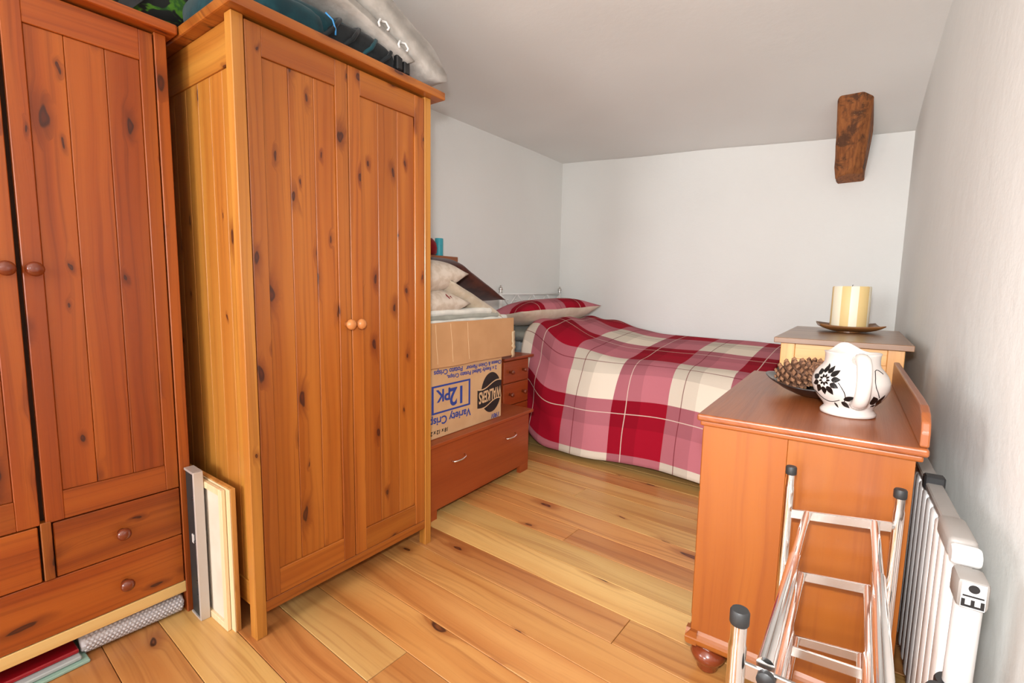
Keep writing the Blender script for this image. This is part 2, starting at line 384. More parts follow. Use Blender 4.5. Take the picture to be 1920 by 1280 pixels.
# wall behind the camera, with the window that lights the room
WA, WB, WZ0, WZ1 = -1.62, -0.38, 0.80, 2.10
bm = bx(XL-0.12, WA, YF-0.12, YF, -0.06, 2.75)
bx(WB, 0.62, YF-0.12, YF, -0.06, 2.75, bm=bm); bx(WA, WB, YF-0.12, YF, -0.06, WZ0, bm=bm); bx(WA, WB, YF-0.12, YF, WZ1, 2.75, bm=bm)
tag(link('wall_front', bm, M['wall']), kind='structure')
bm = bx(WA, WA+0.05, YF-0.08, YF-0.03, WZ0, WZ1)
bx(WB-0.05, WB, YF-0.08, YF-0.03, WZ0, WZ1, bm=bm); bx(-1.02, -0.98, YF-0.08, YF-0.03, WZ0, WZ1, bm=bm)
bx(WA, WB, YF-0.08, YF-0.03, WZ0, WZ0+0.05, bm=bm); bx(WA, WB, YF-0.08, YF-0.03, WZ1-0.05, WZ1, bm=bm)
wn = tag(link('window_1', bm, M['white_enamel']), kind='structure')
# uneven ceiling
bm = bmesh.new(); NX, NY = 30, 60; g = []
for j in range(NY+1):
    yy = YF-0.1+(YB+0.2-YF)*j/NY; row = []
    for i in range(NX+1):
        xx = XL-0.1+(xr(yy)+0.2-XL)*i/NX
        zz = zc(max(XL, min(xx, xr(yy))), yy)+0.012*noise.noise(Vector((xx*1.3, yy*1.3, 0.0)))
        row.append(bm.verts.new((xx, yy, zz)))
    g.append(row)
for j in range(NY):
    for i in range(NX): bm.faces.new((g[j][i], g[j+1][i], g[j+1][i+1], g[j][i+1]))
ret = bmesh.ops.extrude_face_region(bm, geom=list(bm.faces))
for v in [e for e in ret['geom'] if isinstance(e, bmesh.types.BMVert)]: v.co.z += 0.12
bmesh.ops.recalc_face_normals(bm, faces=list(bm.faces))
tag(link('ceiling', bm, M['ceil'], smooth=True), kind='structure')

# old timber stub leaning out of the ceiling at the back wall
def timber():
    bm = bmesh.new()
    secs = [((-0.352, -0.205), 3.79, 4.02, 1.868), ((-0.358, -0.203), 3.77, 4.02, 1.93), ((-0.352, -0.178), 3.62, 3.95, 2.18), ((-0.350, -0.170), 3.50, 3.85, 2.36)]
    rings = []
    for q, ((xa, xb), ya, yb, z) in enumerate(secs):
        c = 0.03 if q else 0.045
        sk = 0.0 if q else 0.022
        pts = [(xa+c*.6, ya), (xb-c*1.6, ya), (xb, ya+c*1.7), (xb, yb), (xa, yb), (xa, ya+c)]
        rings.append([bm.verts.new((px+0.004*noise.noise(Vector((px*9, py*9, z*5))), py, z+(sk if i in (2, 1) else 0))) for i, (px, py) in enumerate(pts)])
    for a, b in zip(rings, rings[1:]):
        for i in range(6): bm.faces.new((a[i], a[(i+1) % 6], b[(i+1) % 6], b[i]))
    bm.faces.new(list(reversed(rings[0]))); bm.faces.new(rings[-1])
    bmesh.ops.bevel(bm, geom=list(bm.edges), offset=0.006, segments=1, affect='EDGES')
    bmesh.ops.subdivide_edges(bm, edges=[e for e in bm.edges if e.calc_length() > 0.15], cuts=3)
    for v in bm.verts:
        v.co += Vector((noise.noise(v.co*14), noise.noise(v.co*14+Vector((5, 0, 0))), 0))*0.005
    bmesh.ops.recalc_face_normals(bm, faces=list(bm.faces))
    return bm
tag(link('timber_stub', timber(), M['timber']), 'weathered brown timber stub jutting from the ceiling above the back wall', 'timber')

# ================================================================== WARDROBES
def knob(r=0.02, proj=0.036):
    """lathe along +X"""
    bm = lathe([(0.0, 0), (r*0.62, 0), (r*0.55, proj*0.3), (r*0.72, proj*0.42), (r, proj*0.62), (r*0.96, proj*0.8), (r*0.6, proj*0.96), (0, proj)], 20)
    bmesh.ops.rotate(bm, verts=bm.verts, cent=(0, 0, 0), matrix=Matrix.Rotation(PI/2, 3, 'Y'))
    return bm
def add_knob(parent, x, y, z, mat, r=0.02):
    o = link('knob', knob(r), mat, parent, smooth=True); o.location = (x, y, z); return o
def framed_door(parent, y0, y1, z0, z1, sl, sr, tr, br, seams, pw, x=0.0):
    """door slab facing +X: stiles, rails, tongue-and-groove planks"""
    d = link('door', bx(x-0.020, x-0.016, y0, y1, z0, z1), M[pw+'Z'], parent)
    link('stile', bx(x-0.016, x, y0, y0+sl, z0, z1, 0.0016), M[pw+'Z'], d)
    link('stile', bx(x-0.016, x, y1-sr, y1, z0, z1, 0.0016), M[pw+'Z'], d)
    link('rail', bx(x-0.016, x-0.0005, y0+sl, y1-sr, z1-tr, z1, 0.0014), M[pw+'Y'], d)
    link('rail', bx(x-0.016, x-0.0005, y0+sl, y1-sr, z0, z0+br, 0.0014), M[pw+'Y'], d)
    ss = [y0+sl]+seams+[y1-sr]
    for a, b in zip(ss, ss[1:]):
        link('plank', bx(x-0.016, x-0.006, a+0.0004, b-0.0004, z0+br, z1-tr, 0.0018), M[pw+'Z'], d)
    return d

# --- W2: tall two-door wardrobe
ang = R(2.2)
w2 = empty('wardrobe', (-1.482, 0.617, 0), ang, 'tall honey pine wardrobe with two full-length plank doors, under the rucksack', 'wardrobe')
WD, DP, p = 0.758, 0.58, 0.034
for (a, b) in ((0, p), (WD-p, WD)):
    link('post', bx(-0.038, 0, a, b, 0, 1.866, 0.002), M['pine_sideZ'], w2)  # front posts in the pale pine: light on their side put into the colour
    link('post', bx(-DP, -DP+0.038, a, b, 0, 1.866, 0.002), M['pineZ'], w2)
d1 = framed_door(w2, 0.0365, 0.3695, 0.116, 1.857, 0.046, 0.047, 0.084, 0.086, [0.163, 0.247], 'pine', -0.001)
d2 = framed_door(w2, 0.3725, 0.7215, 0.116, 1.857, 0.048, 0.050, 0.084, 0.086, [0.497, 0.588], 'pine', -0.001)
add_knob(d1, -0.001, 0.352, 0.985, M['knob_worn'], 0.019); add_knob(d2, -0.001, 0.395, 0.985, M['knob_worn'], 0.019)
link('bottom_rail', bx(-0.034, -0.002, p, WD-p, 0.078, 0.114, 0.0015), M['pineY'], w2)
link('cornice', bx(-DP-0.01, 0.036, -0.018, WD+0.046, 1.867, 1.898, 0.005, 2), M['pineY'], w2)
link('back_panel', bx(-DP+0.008, -DP+0.016, p, WD-p, 0.09, 1.866), M['pineZ'], w2)
link('base_board', bx(-DP+0.016, -0.034, p, WD-p, 0.085, 0.10), M['pineY'], w2)
for sgn, ya, yb in ((-1, 0.021, 0.033), (1, WD-0.033, WD-0.021)):
    s = link('side_panel', bx(-DP+0.038, -0.038, ya+0.004, yb-0.004, 0.08, 1.866), M['pine_sideZ'], w2)
    xs = [-DP+0.038, -0.47, -0.375, -0.285, -0.20, -0.118, -0.038]
    for a, b in zip(xs, xs[1:]):
        link('plank', bx(a+0.0004, b-0.0004, ya+0.002, yb-0.002, 0.16, 1.742, 0.0015), M['pine_sideZ'], s)
    link('rail', bx(-DP+0.038, -0.038, ya-0.002, yb+0.002, 1.742, 1.866, 0.001), M['pine_sideX'], s)
    link('rail', bx(-DP+0.038, -0.038, ya-0.002, yb+0.002, 0.08, 0.16, 0.001), M['pine_sideX'], s)

# --- W1: wardrobe with drawers, red-brown varnish.  local y runs from 0 (right end) to negative
w1 = empty('wardrobe', (-1.8035, 0.562, 0), ang, 'red-brown pine wardrobe with plank doors above three drawers, at the left edge', 'wardrobe')
WD1, DP1 = 0.725, 0.55; q = 0.031
for (a, b) in ((-q, 0), (-WD1, -WD1+q)):
    link('post', bx(-0.038, 0, a, b, 0, 1.866, 0.002), M['pine_redZ'], w1)
    link('post', bx(-DP1, -DP1+0.038, a, b, 0, 1.866, 0.002), M['pine_redZ'], w1)
dr = framed_door(w1, -0.357, -0.0345, 0.447, 1.858, 0.040, 0.035, 0.086, 0.082, [-0.238, -0.151], 'pine_red', -0.002)
dl = framed_door(w1, -0.690, -0.368, 0.447, 1.858, 0.035, 0.046, 0.086, 0.082, [-0.575, -0.487], 'pine_red', -0.002)
add_knob(dr, -0.002, -0.337, 1.148, M['knob_dark'], 0.0195); add_knob(dl, -0.002, -0.390, 1.148, M['knob_dark'], 0.0195)
def drawer(y0, y1, z0, z1, ks, bm_col):
    d = link('drawer', bx(-0.022, -0.002, y0, y1, z0, z1, 0.002), bm_col, w1)
    for ky in ks: add_knob(d, -0.002, ky, (z0+z1)/2-0.008, M['knob_dark'], 0.0185)
drawer(-0.343, -0.0345, 0.284, 0.443, [-0.193], M['pine_redY'])
drawer(-0.690, -0.374, 0.284, 0.443, [-0.532], M['pine_redY'])
drawer(-0.690, -0.0345, 0.116, 0.281, [-0.193, -0.532], M['pine_redY'])
link('divider', bx(-0.03, 0.002, -0.369, -0.347, 0.284, 0.452, 0.0015), M['pineZ'], w1)
link('carcass', bx(-DP1+0.02, -0.024, -WD1+q, -q, 0.10, 1.866), M['dark'], w1)
link('bottom_rail', bx(-0.034, -0.001, -WD1+q, -q, 0.077, 0.114, 0.0015), M['pale'], w1)
link('cornice', bx(-DP1-0.01, 0.034, -WD1-0.045, 0.0215, 1.867, 1.896, 0.006, 2), M['pine_redY'], w1)
for ya, yb in ((-0.024, -0.008), (-WD1+0.008, -WD1+0.024)):
    link('side_panel', bx(-DP1+0.038, -0.038, ya, yb, 0.08, 1.866), M['pine_redZ'], w1)

# ================================================================== THINGS ON THE WARDROBES
def blob(path, secs, n=20, bm=None):
    """loft of superellipse sections: path points with (half width side, half height, exponent); sections perpendicular to Y axis (x,z)"""
    bm = bm or bmesh.new(); rings = []
    for (cx, cy, cz), (a, b, e) in zip(path, secs):
        rg = []
        for i in range(n):
            t = 2*PI*i/n; c, s = math.cos(t), math.sin(t)
            rg.append(bm.verts.new((cx+a*math.copysign(abs(c)**e, c), cy, cz+b*math.copysign(abs(s)**e, s))))
        rings.append(rg)
    for a, b in zip(rings, rings[1:]):
        for i in range(n): bm.faces.new((a[i], b[i], b[(i+1) % n], a[(i+1) % n]))
    bm.faces.new(rings[0]); bm.faces.new(list(reversed(rings[-1])))
    bmesh.ops.recalc_face_normals(bm, faces=list(bm.faces))
    return bm
def wobble(bm, amp, fr, seed=0.0, zmin=None):
    for v in bm.verts:
        o = Vector((noise.noise(v.co*fr+Vector((seed, 0, 0))), noise.noise(v.co*fr+Vector((0, seed+7, 0))), noise.noise(v.co*fr+Vector((0, 3, seed)))))
        v.co += o*amp
        if zmin is not None: v.co.z = max(v.co.z, zmin)
    return bm
# patterned holdall on W1
bag = empty('holdall_bag', (-2.05, 0.34, 1.897), 0, 'dark holdall with green leaf print lying on the red-brown wardrobe', 'bag')
secs = []; path = []
for i in range(13):
    t = -1+2*i/12; w = (1-abs(t)**4)**0.5 if abs(t) < 1 else 0.12
    w = max(w, 0.15); path.append((0, 0.43*t-0.06, 0.13)); secs.append((0.21*(0.6+0.4*w), 0.129*(0.7+0.3*w), 0.62))
link('body', wobble(blob(path, secs, 28), 0.012, 9, 0, 0.0), M['leafbag'], bag, smooth=True)
for yy in (-0.10, 0.12):
    pts = [(0.225, yy+0.10*t-0.0, 0.015+0.2*abs(math.sin(t*PI/1.6))) for t in [i/8 for i in range(9)]]
    pts = [(0.222-0.01*i/8, yy+0.16*i/8, 0.01+0.20*(i/8)) for i in range(9)]
    bm = bmesh.new(); vs = []
    for (a, b, c) in pts: vs.append((bm.verts.new((a+0.004, b-0.018, c)), bm.verts.new((a+0.004, b+0.018, c))))
    for A, B in zip(vs, vs[1:]): bm.faces.new((A[0], A[1], B[1], B[0]))
    ret = bmesh.ops.extrude_face_region(bm, geom=list(bm.faces))
    for v in [e for e in ret['geom'] if isinstance(e, bmesh.types.BMVert)]: v.co.x -= 0.012
    bmesh.ops.recalc_face_normals(bm, faces=list(bm.faces))
    link('strap', bm, M['greyfab'], bag)
# rucksack on W2
zt = 1.899
rk = empty('rucksack', (-1.72, 1.0, zt), ang, 'teal and black rucksack lying flat on the tall pine wardrobe', 'rucksack')
path = []; secs = []
for i in range(17):
    t = -1+2*i/16; w = max(0.25, (1-abs(t)**3.2)**0.5)
    path.append((0, 0.345*t-0.03, 0.068*(0.55+0.45*w))); secs.append((0.20*(0.55+0.45*w), 0.066*(0.55+0.45*w), 0.7))
body = link('body', wobble(blob(path, secs, 28), 0.008, 12, 2, 0.0), M['teal'], rk, smooth=True)
path = []; secs = []
for i in range(11):
    t = -1+2*i/10; w = max(0.2, (1-abs(t)**3)**0.5)
    path.append((0.165, 0.16*t+0.06, 0.055)); secs.append((0.052*w, 0.050*w, 0.8))
link('mesh_pocket', wobble(blob(path, secs, 20), 0.006, 20, 5, 0.0), M['blackfab'], rk, smooth=True)
path = []; secs = []
for i in range(9):
    t = -1+2*i/8; w = max(0.25, (1-abs(t)**3)**0.5)
    path.append((0.17, 0.13*t-0.20, 0.05)); secs.append((0.045*w, 0.047*w, 0.8))
link('lid_pocket', wobble(blob(path, secs, 20), 0.006, 18, 8, 0.0), M['teal'], rk, smooth=True)
for k in range(4):
    yy = -0.06+0.075*k
    link('webbing', tube([(0.19, yy-0.05, 0.008), (0.228, yy-0.015, 0.045), (0.20, yy+0.03, 0.1), (0.10, yy+0.05, 0.135)], 0.007, 8), M['blackfab'] if k != 2 else M['teal'], rk, smooth=True)
link('cord', tube([(0.224, -0.10, 0.085), (0.232, -0.08, 0.07), (0.230, -0.068, 0.045), (0.226, -0.066, 0.03)], 0.0028, 8), M['bluecord'], rk, smooth=True)
for yy, zz in ((0.19, 0.05), (0.225, 0.045)):
    link('buckle', bx(0.205, 0.228, yy, yy+0.028, zz-0.03, zz+0.03, 0.004), M['black'], rk)
# red cloth pouch beneath
rp = link('red_pouch', wobble(blob([(-1.60, 1.245+0.075*t, 1.917) for t in (-1, -0.8, -.3, .3, .8, 1)], [(0.07*w, 0.016*(.5+.5*w), 0.8) for w in (0.3, .8, 1, 1, .8, .3)], 20), 0.002, 20, 1, 1.899), M['redfab'], None, smooth=True)
tag(rp, 'small red cloth pouch at the right end of the pine wardrobe top', 'pouch')
# folded grey quilt draped over the rucksack: slab profile in y,z extruded over x
def slab(prof_out, prof_in, x0, x1, nx=14):
    """outer and inner polylines of equal length"""
    bm = bmesh.new(); loop = prof_out+list(reversed(prof_in)); rows = []
    for i in range(nx+1):
        t = i/nx; x = x0+(x1-x0)*t; e = min(t, 1-t)*nx
        sh = 0.0 if e >= 1.5 else (0.28 if e < 0.5 else 0.06)
        cy = [(a[0]+b[0])/2 for a, b in zip(prof_out, prof_in)]; cz = [(a[1]+b[1])/2 for a, b in zip(prof_out, prof_in)]
        cyl = cy+list(reversed(cy)); czl = cz+list(reversed(cz))
        rows.append([bm.verts.new((x, p[0]+(cyl[k]-p[0])*sh, p[1]+(czl[k]-p[1])*sh)) for k, p in enumerate(loop)])
    n = len(loop)
    for a, b in zip(rows, rows[1:]):
        for k in range(n): bm.faces.new((a[k], a[(k+1) % n], b[(k+1) % n], b[k]))
    bm.faces.new(rows[0]); bm.faces.new(list(reversed(rows[-1])))
    bmesh.ops.recalc_face_normals(bm, faces=list(bm.faces))
    return bm
qt = empty('folded_quilt', (0, 0, 0), 0, 'folded pale grey quilt with white ties slumped over the rucksack', 'quilt')
def resample(p, n):
    d = [0]
    for a, b in zip(p, p[1:]): d.append(d[-1]+math.hypot(b[0]-a[0], b[1]-a[1]))
    out = []
    for i in range(n):
        s = d[-1]*i/(n-1); j = max(k for k in range(len(d)) if d[k] <= s+1e-9); j = min(j, len(p)-2)
        t = (s-d[j])/(d[j+1]-d[j]); out.append((p[j][0]+(p[j+1][0]-p[j][0])*t, p[j][1]+(p[j+1][1]-p[j][1])*t))
    return out
o1 = resample([(0.80, 2.215), (1.0, 2.195), (1.177, 2.150), (1.275, 2.112), (1.375, 2.064), (1.435, 2.012), (1.458, 1.978), (1.448, 1.955)], 24)
i1 = resample([(0.80, 2.095), (1.0, 2.085), (1.11, 2.055), (1.19, 2.020), (1.25, 1.985), (1.30, 1.955), (1.345, 1.930), (1.40, 1.935)], 24)
bm = slab(o1, i1, -1.49, -1.95); wobble(bm, 0.008, 11, 3)
link('upper_fold', bm, M['quilt'], qt, smooth=True)
o2 = resample([(0.74, 2.088), (0.95, 2.08), (1.09, 2.052), (1.17, 2.02), (1.235, 1.985), (1.27, 1.966)], 20)
i2 = resample([(0.74, 2.045), (0.95, 2.040), (1.05, 2.018), (1.12, 1.994), (1.19, 1.968), (1.245, 1.950)], 20)
bm = slab(o2, i2, -1.485, -1.95); wobble(bm, 0.005, 11, 6)
link('lower_fold', bm, M['quilt'], qt, smooth=True)
for (yy, zz) in ((1.115, 2.043), (1.20, 2.005)):
    for s in (-1, 1):
        link('tie', tube([(-1.483, yy, zz), (-1.470, yy+0.012*s, zz-0.004), (-1.466, yy+0.022*s, zz-0.02), (-1.468, yy+0.016*s, zz-0.03)], 0.004, 8), M['whitecord'], qt, smooth=True)

# ================================================================== LEANING PANELS BETWEEN THE WARDROBES
def panel_thing(name, x0, x1, y0, y1, h, label, cat): return empty(name, ((x0+x1)/2, (y0+y1)/2, 0), 0, label, cat)
# black upright panel with an aluminium edge, in front of the gap
e = empty('metal_edged_panel', (-1.716, 0.5415, 0), 0, 'black panel with a silver aluminium edge standing between the wardrobes', 'panel')
link('face', bx(-0.080, -0.010, 0.004, 0.018, 0.004, 0.504), M['black_panel'], e)
link('edge_strip', bx(-0.010, 0, 0.0, 0.0285, 0.0, 0.511, 0.0012), M['alu'], e)
link('top_strip', bx(-0.080, -0.010, 0.0, 0.0285, 0.504, 0.511), M['alu'], e)
link('bottom_strip', bx(-0.080, -0.010, 0.0, 0.0285, 0.0, 0.006), M['alu'], e)
for z in (0.08, 0.13, 0.27, 0.42):
    o = link('screw', lathe([(0, 0), (0.006, 0), (0.006, 0.0025), (0.004, 0.004), (0, 0.004)], 12), M['black'], e); o.location = (-0.022, 0.004, z); o.rotation_euler = (PI/2, 0, 0)
link('catch', bx(-0.046, -0.030, 0.001, 0.0045, 0.262, 0.292, 0.001), M['white_plastic'], e)
# cream canvas stretcher seen from the back
e = empty('canvas_frame', (-1.598, 0.5890, 0), ang, 'cream canvas on a pale wooden stretcher, back facing out, between the wardrobes', 'canvas')
X0, X1, Y0, Y1 = -0.44, 0.0, -0.0125, 0.0
link('stretcher_bar', bx(X1-0.022, X1, Y0, Y1, 0.0, 0.474, 0.0015), M['canvas_wood'], e)
link('stretcher_bar', bx(X0, X0+0.022, Y0, Y1, 0.0, 0.474, 0.0015), M['canvas_wood'], e)
link('stretcher_bar', bx(X0+0.022, X1-0.022, Y0, Y1, 0.452, 0.474, 0.0015), M['canvas_wood'], e)
link('stretcher_bar', bx(X0+0.022, X1-0.022, Y0, Y1, 0.0, 0.022, 0.0015), M['canvas_wood'], e)
link('canvas', bx(X0+0.02, X1-0.02, Y1-0.004, Y1-0.001, 0.02, 0.454), M['canvas_back'], e)
# wooden board
e = empty('wooden_board', (-1.574, 0.6105, 0), ang, 'brown wooden board with a pale edge leaning on the tall wardrobe side', 'board')
link('board', bx(-0.46, 0.0, -0.0150, -0.0005, 0.0, 0.480, 0.001), M['board_edge'], e)
link('edge_lipping', bx(-0.46, -0.001, -0.0190, -0.0152, 0.0, 0.478, 0.0008), M['canvas_wood'], e)

# ================================================================== UNDER THE LEFT WARDROBE
bm = bmesh.new(); NXX, NYY = 10, 60; g = []
for j in range(NYY+1):
    yy = 0.26+0.262*j/NYY; row = []
    for i in range(NXX*2+1):
        t = 2*PI*i/(NXX*2); r = 0.031+0.0025*noise.noise(Vector((yy*20, t, 0)))
        row.append(bm.verts.new((-1.845+r*1.25*math.cos(t), yy+0.002*math.sin(5*t), 0.034+r*math.sin(t))))
    g.append(row)
for j in range(NYY):
    for i in range(NXX*2): bm.faces.new((g[j][i], g[j][i+1], g[j+1][i+1], g[j+1][i]))
for row in (g[0], g[-1]): bm.faces.new(row[:-1])
bmesh.ops.recalc_face_normals(bm, faces=list(bm.faces))
bw_ = empty('bubble_wrap_roll', (0, 0, 0), 0, 'roll of clear bubble wrap pushed under the left wardrobe', 'bubble wrap')
link('roll', bm, M['bubble'], bw_, smooth=True)
bm = bmesh.new()
for j in range(22):
    for i in range(9):
        t = -1.0+2.2*i/8; yy = 0.268+0.0115*j+(0.0057 if i % 2 else 0)
        n = bmesh.new(); bmesh.ops.create_icosphere(n, subdivisions=1, radius=0.0052)
        bmesh.ops.translate(n, verts=n.verts, vec=(-1.845+0.039*math.cos(t), yy, 0.034+0.031*math.sin(t))); merge(bm, n)
tag(link('bubbles', bm, M['bubble'], bw_, smooth=True), kind='stuff')
mg = empty('magazine_pile', (-1.845, 0.10, 0), R(4), 'red, grey and pale green magazines lying flat under the left wardrobe', 'magazines')
mg.name = 'magazine'
mg['label'] = 'pale green folder lying lowest under the left wardrobe'
link('cover', bx(-0.2, 0.085, -0.28, 0.165, 0.001, 0.010, 0.002), M['maggreen'], mg)
for nm, zz, dx, mt, lab in (('magazine', 0.0125, 0.070, 'maggrey', 'silver-grey magazine lying between red cover and green folder'), ('magazine', 0.0255, 0.048, 'magred', 'red magazine topmost under the left wardrobe')):
    o = link(nm, bx(-0.2, dx, -0.28, 0.15, 0, 0.0125, 0.003), M[mt]); o.location = (-1.845, 0.10, zz-0.0018); o.rotation_euler = (0, 0, R(4 if mt == 'maggrey' else 3)); tag(o, lab, 'magazine', 'magazines under the left wardrobe')
mg['category'] = 'folder'; mg.name = 'paper_folder'
bm = lathe([(0, 0), (0.028, 0), (0.028, 0.0012), (0, 0.0012)], 24); o = link('tab', bm, M['white_plastic'], mg); o.location = (0.075, -0.02, 0.0105)

# ================================================================== LOW CHEST + CARTONS
d3a = R(3.6)
d3 = empty('low_chest', (-1.696, 2.352, 0), d3a, 'low cherry-coloured chest with two chrome bow handles beside the wardrobe', 'chest')
L3, D3 = 0.90, 0.43
link('body', bx(-D3, -0.018, -L3, 0, 0.045, 0.365), M['cherryY'], d3)
link('drawer_front', bx(-0.018, 0, -L3+0.012, -0.012, 0.048, 0.362, 0.001), M['cherryY'], d3)
link('side_panel', bx(-D3, -0.004, -0.016, 0.001, 0.0, 0.365, 0.001), M['cherryZ'], d3)
link('side_panel', bx(-D3, -0.004, -L3, -L3+0.016, 0.0, 0.365, 0.001), M['cherryZ'], d3)
link('foot', bx(-0.03, -0.003, -0.085, -0.016, 0.0, 0.05, 0.001), M['cherryY'], d3)
link('foot', bx(-0.03, -0.003, -L3+0.016, -L3+0.085, 0.0, 0.05, 0.001), M['cherryY'], d3)
link('top', bx(-D3-0.01, 0.016, -L3-0.016, 0.022, 0.366, 0.384, 0.002), M['cherryY'], d3)
for yy in (-0.665, -0.205):
    pts = [(0.0, yy-0.048, 0.262), (0.014, yy-0.046, 0.261), (0.024, yy-0.03, 0.262), (0.028, yy, 0.264), (0.024, yy+0.03, 0.268), (0.014, yy+0.046, 0.272), (0.0, yy+0.048, 0.272)]
    link('handle', tube(pts, 0.0042, 10), M['chrome'], d3, smooth=True)

# lower carton (printed, upside down)
ct = empty('printed_carton', (-1.722, 2.108, 0.385), d3a, 'brown crisp carton printed in blue and black, upside down on the low chest', 'box')
LB, HB, DB = 0.66, 0.350, 0.36
bm = bmesh.new()
bx(-DB, 0, -LB, 0, 0, HB, 0.004, 2, bm)
link('carton_body', bm, M['card'], ct)
def text_mesh(body, size, mat, parent, y, z, bold=True, shear=0.0, xsc=1.0, rot=0.0, x=0.0012, width=None, name='lettering'):
    """upside-down lettering on the +X face. (y,z) = the text's reading start in local coordinates"""
    cu = bpy.data.curves.new('t', 'FONT'); cu.body = body; cu.size = size; cu.extrude = 0.0003; cu.shear = shear
    if bold: cu.offset = size*0.022
    ob = bpy.data.objects.new('t', cu); C.objects.link(ob)
    dg = bpy.context.evaluated_depsgraph_get(); me = bpy.data.meshes.new_from_object(ob.evaluated_get(dg))
    C.objects.unlink(ob); bpy.data.objects.remove(ob)
    me.materials.clear(); me.materials.append(mat)
    # text x -> local -y (reads right to left because the carton is upside down), text y -> local -z
    a = rot
    if width:
        xs_ = [v.co.x for v in me.vertices]; xsc = width/(max(xs_)-min(xs_))
    for v in me.vertices:
        tx, ty = v.co.x*xsc, v.co.y
        tx, ty = tx*math.cos(a)-ty*math.sin(a), tx*math.sin(a)+ty*math.cos(a)
        v.co = Vector((x+v.co.z, -tx+y, -ty+z))
    o = bpy.data.objects.new(name, me); C.objects.link(o); o.parent = parent; return o
# upside down: the reader's left is the photo's right
text_mesh('2 x Ready Salted Potato Crisps,', 0.030, M['blue'], ct, -0.051, 0.303, width=0.413)
text_mesh('Cheese & Onion Flavour', 0.031, M['blue'], ct, -0.008, 0.331, width=0.31)
text_mesh('Potato Crisps', 0.035, M['blue'], ct, -0.345, 0.335, width=0.21)
text_mesh('12', 0.126, M['blue'], ct, -0.325, 0.232, width=0.100)
text_mesh('PK', 0.086, M['blue'], ct, -0.437, 0.238, width=0.102)
text_mesh('Variety Crisps', 0.056, M['blue'], ct, -0.279, 0.104, width=0.335)
text_mesh('18 x 12 x 25g', 0.028, M['blackprint'], ct, -0.452, 0.040, width=0.150, shear=0.2)
text_mesh('1901', 0.036, M['blue'], ct, -0.015, 0.030, width=0.075, shear=0.3)
bm = bmesh.new()
ya, yb, za, zb, t = -0.283, -0.572, 0.122, 0.262, 0.009
for (a, b, c, d) in ((yb, ya, za, za+t), (yb, ya, zb-t, zb), (yb, yb+t*1.5, za+t, zb-t), (ya-t*1.5, ya, za+t, zb-t)):
    bx(0.0006, 0.0012, a, b, c, d, bm=bm)
link('print_box', bm, M['blue'], ct)
# round logo with a waving banner (upside down), running over the carton's corner
def ell(cy, cz, a, b, x0, x1, n=48, bm=None):
    return extr([(min(-0.003, cy+a*math.cos(2*PI*i/n)), cz+b*math.sin(2*PI*i/n)) for i in range(n)], 'X', x0, x1, bm)
link('logo_disc', ell(-0.098, 0.158, 0.092, 0.113, 0.0004, 0.0010), M['blackprint'], ct)
def wave(y0, y1, z, w, x0, x1, bm, amp=0.012, n=16):
    pt = [(y0+(y1-y0)*i/n, z+amp*math.sin(-PI*0.9+2*PI*0.9*i/n)+0.022*i/n) for i in range(n+1)]
    return extr([(a, b+w/2) for a, b in pt]+[(a, b-w/2) for a, b in reversed(pt)], 'X', x0, x1, bm)
bm = wave(-0.222, -0.004, 0.140, 0.098, 0.0010, 0.0014, None); link('logo_banner', bm, M['blackprint'], ct)
bm = wave(-0.218, -0.006, 0.192, 0.006, 0.0014, 0.0018, None); wave(-0.218, -0.006, 0.087, 0.006, 0.0014, 0.0018, bm)
link('logo_lines', bm, M['kraftprint'], ct)
text_mesh('WALKERS', 0.088, M['kraftprint'], ct, -0.005, 0.180, width=0.205, shear=0.12, x=0.0022, rot=0.05)
# upper carton
uc = empty('open_carton', (-1.705, 2.19, 0.736), d3a, 'plain open cardboard carton full of linen stacked on the printed carton', 'box')
LU, HU, DU = 0.78, 0.218, 0.42
def wallboard(nm, a): return link(nm, a, M['card2'], uc)
for nm, a in (('front_panel', (-0.006, 0, -LU, 0, 0, HU)), ('back_panel', (-DU, -DU+0.006, -LU, 0, 0, HU)), ('end_panel', (-DU+0.006, -0.006, -0.006, 0, 0, HU-0.008)), ('end_panel', (-DU+0.006, -0.006, -LU, -LU+0.006, 0, HU)), ('base_panel', (-DU+0.006, -0.006, -LU+0.006, -0.006, 0, 0.006))):
    bm = bx(*a, 0.0015); bmesh.ops.subdivide_edges(bm, edges=[e for e in bm.edges if e.calc_length() > 0.1], cuts=8, use_grid_fill=True); wobble(bm, 0.004, 5, 2); wallboard(nm, bm)
for yy, sl in ((-0.42, 0.02), (-0.545, 0.02), (-0.65, 0.015)):
    link('crease', tube([(0.0012, yy+sl*(1-t)+0.004*noise.noise(Vector((yy*9, t*3, 0))), 0.02+0.19*t) for t in [i/10 for i in range(11)]], 0.0016, 6), M['kraftprint'], uc)
bm = bmesh.new(); pr = []
for i in range(12):
    z = -0.012+0.15*i/11; s = 0.012*noise.noise(Vector((i*0.9, 0, 0)))
    pr.append((bm.verts.new((0.004+abs(s), -0.022+s*2, z)), bm.verts.new((0.006+abs(s), 0.004+s, z+0.004)), bm.verts.new((-0.05, 0.010+s*.6, z+0.01))))
for a, b in zip(pr, pr[1:]):
    for k in (0, 1): bm.faces.new((a[k], a[k+1], b[k+1], b[k]))
ret = bmesh.ops.extrude_face_region(bm, geom=list(bm.faces))
for v in [e for e in ret['geom'] if isinstance(e, bmesh.types.BMVert)]: v.co += Vector((-0.001, -0.001, 0))
bmesh.ops.recalc_face_normals(bm, faces=list(bm.faces))
link('tape_strip', bm, M['tape'], uc, smooth=True)

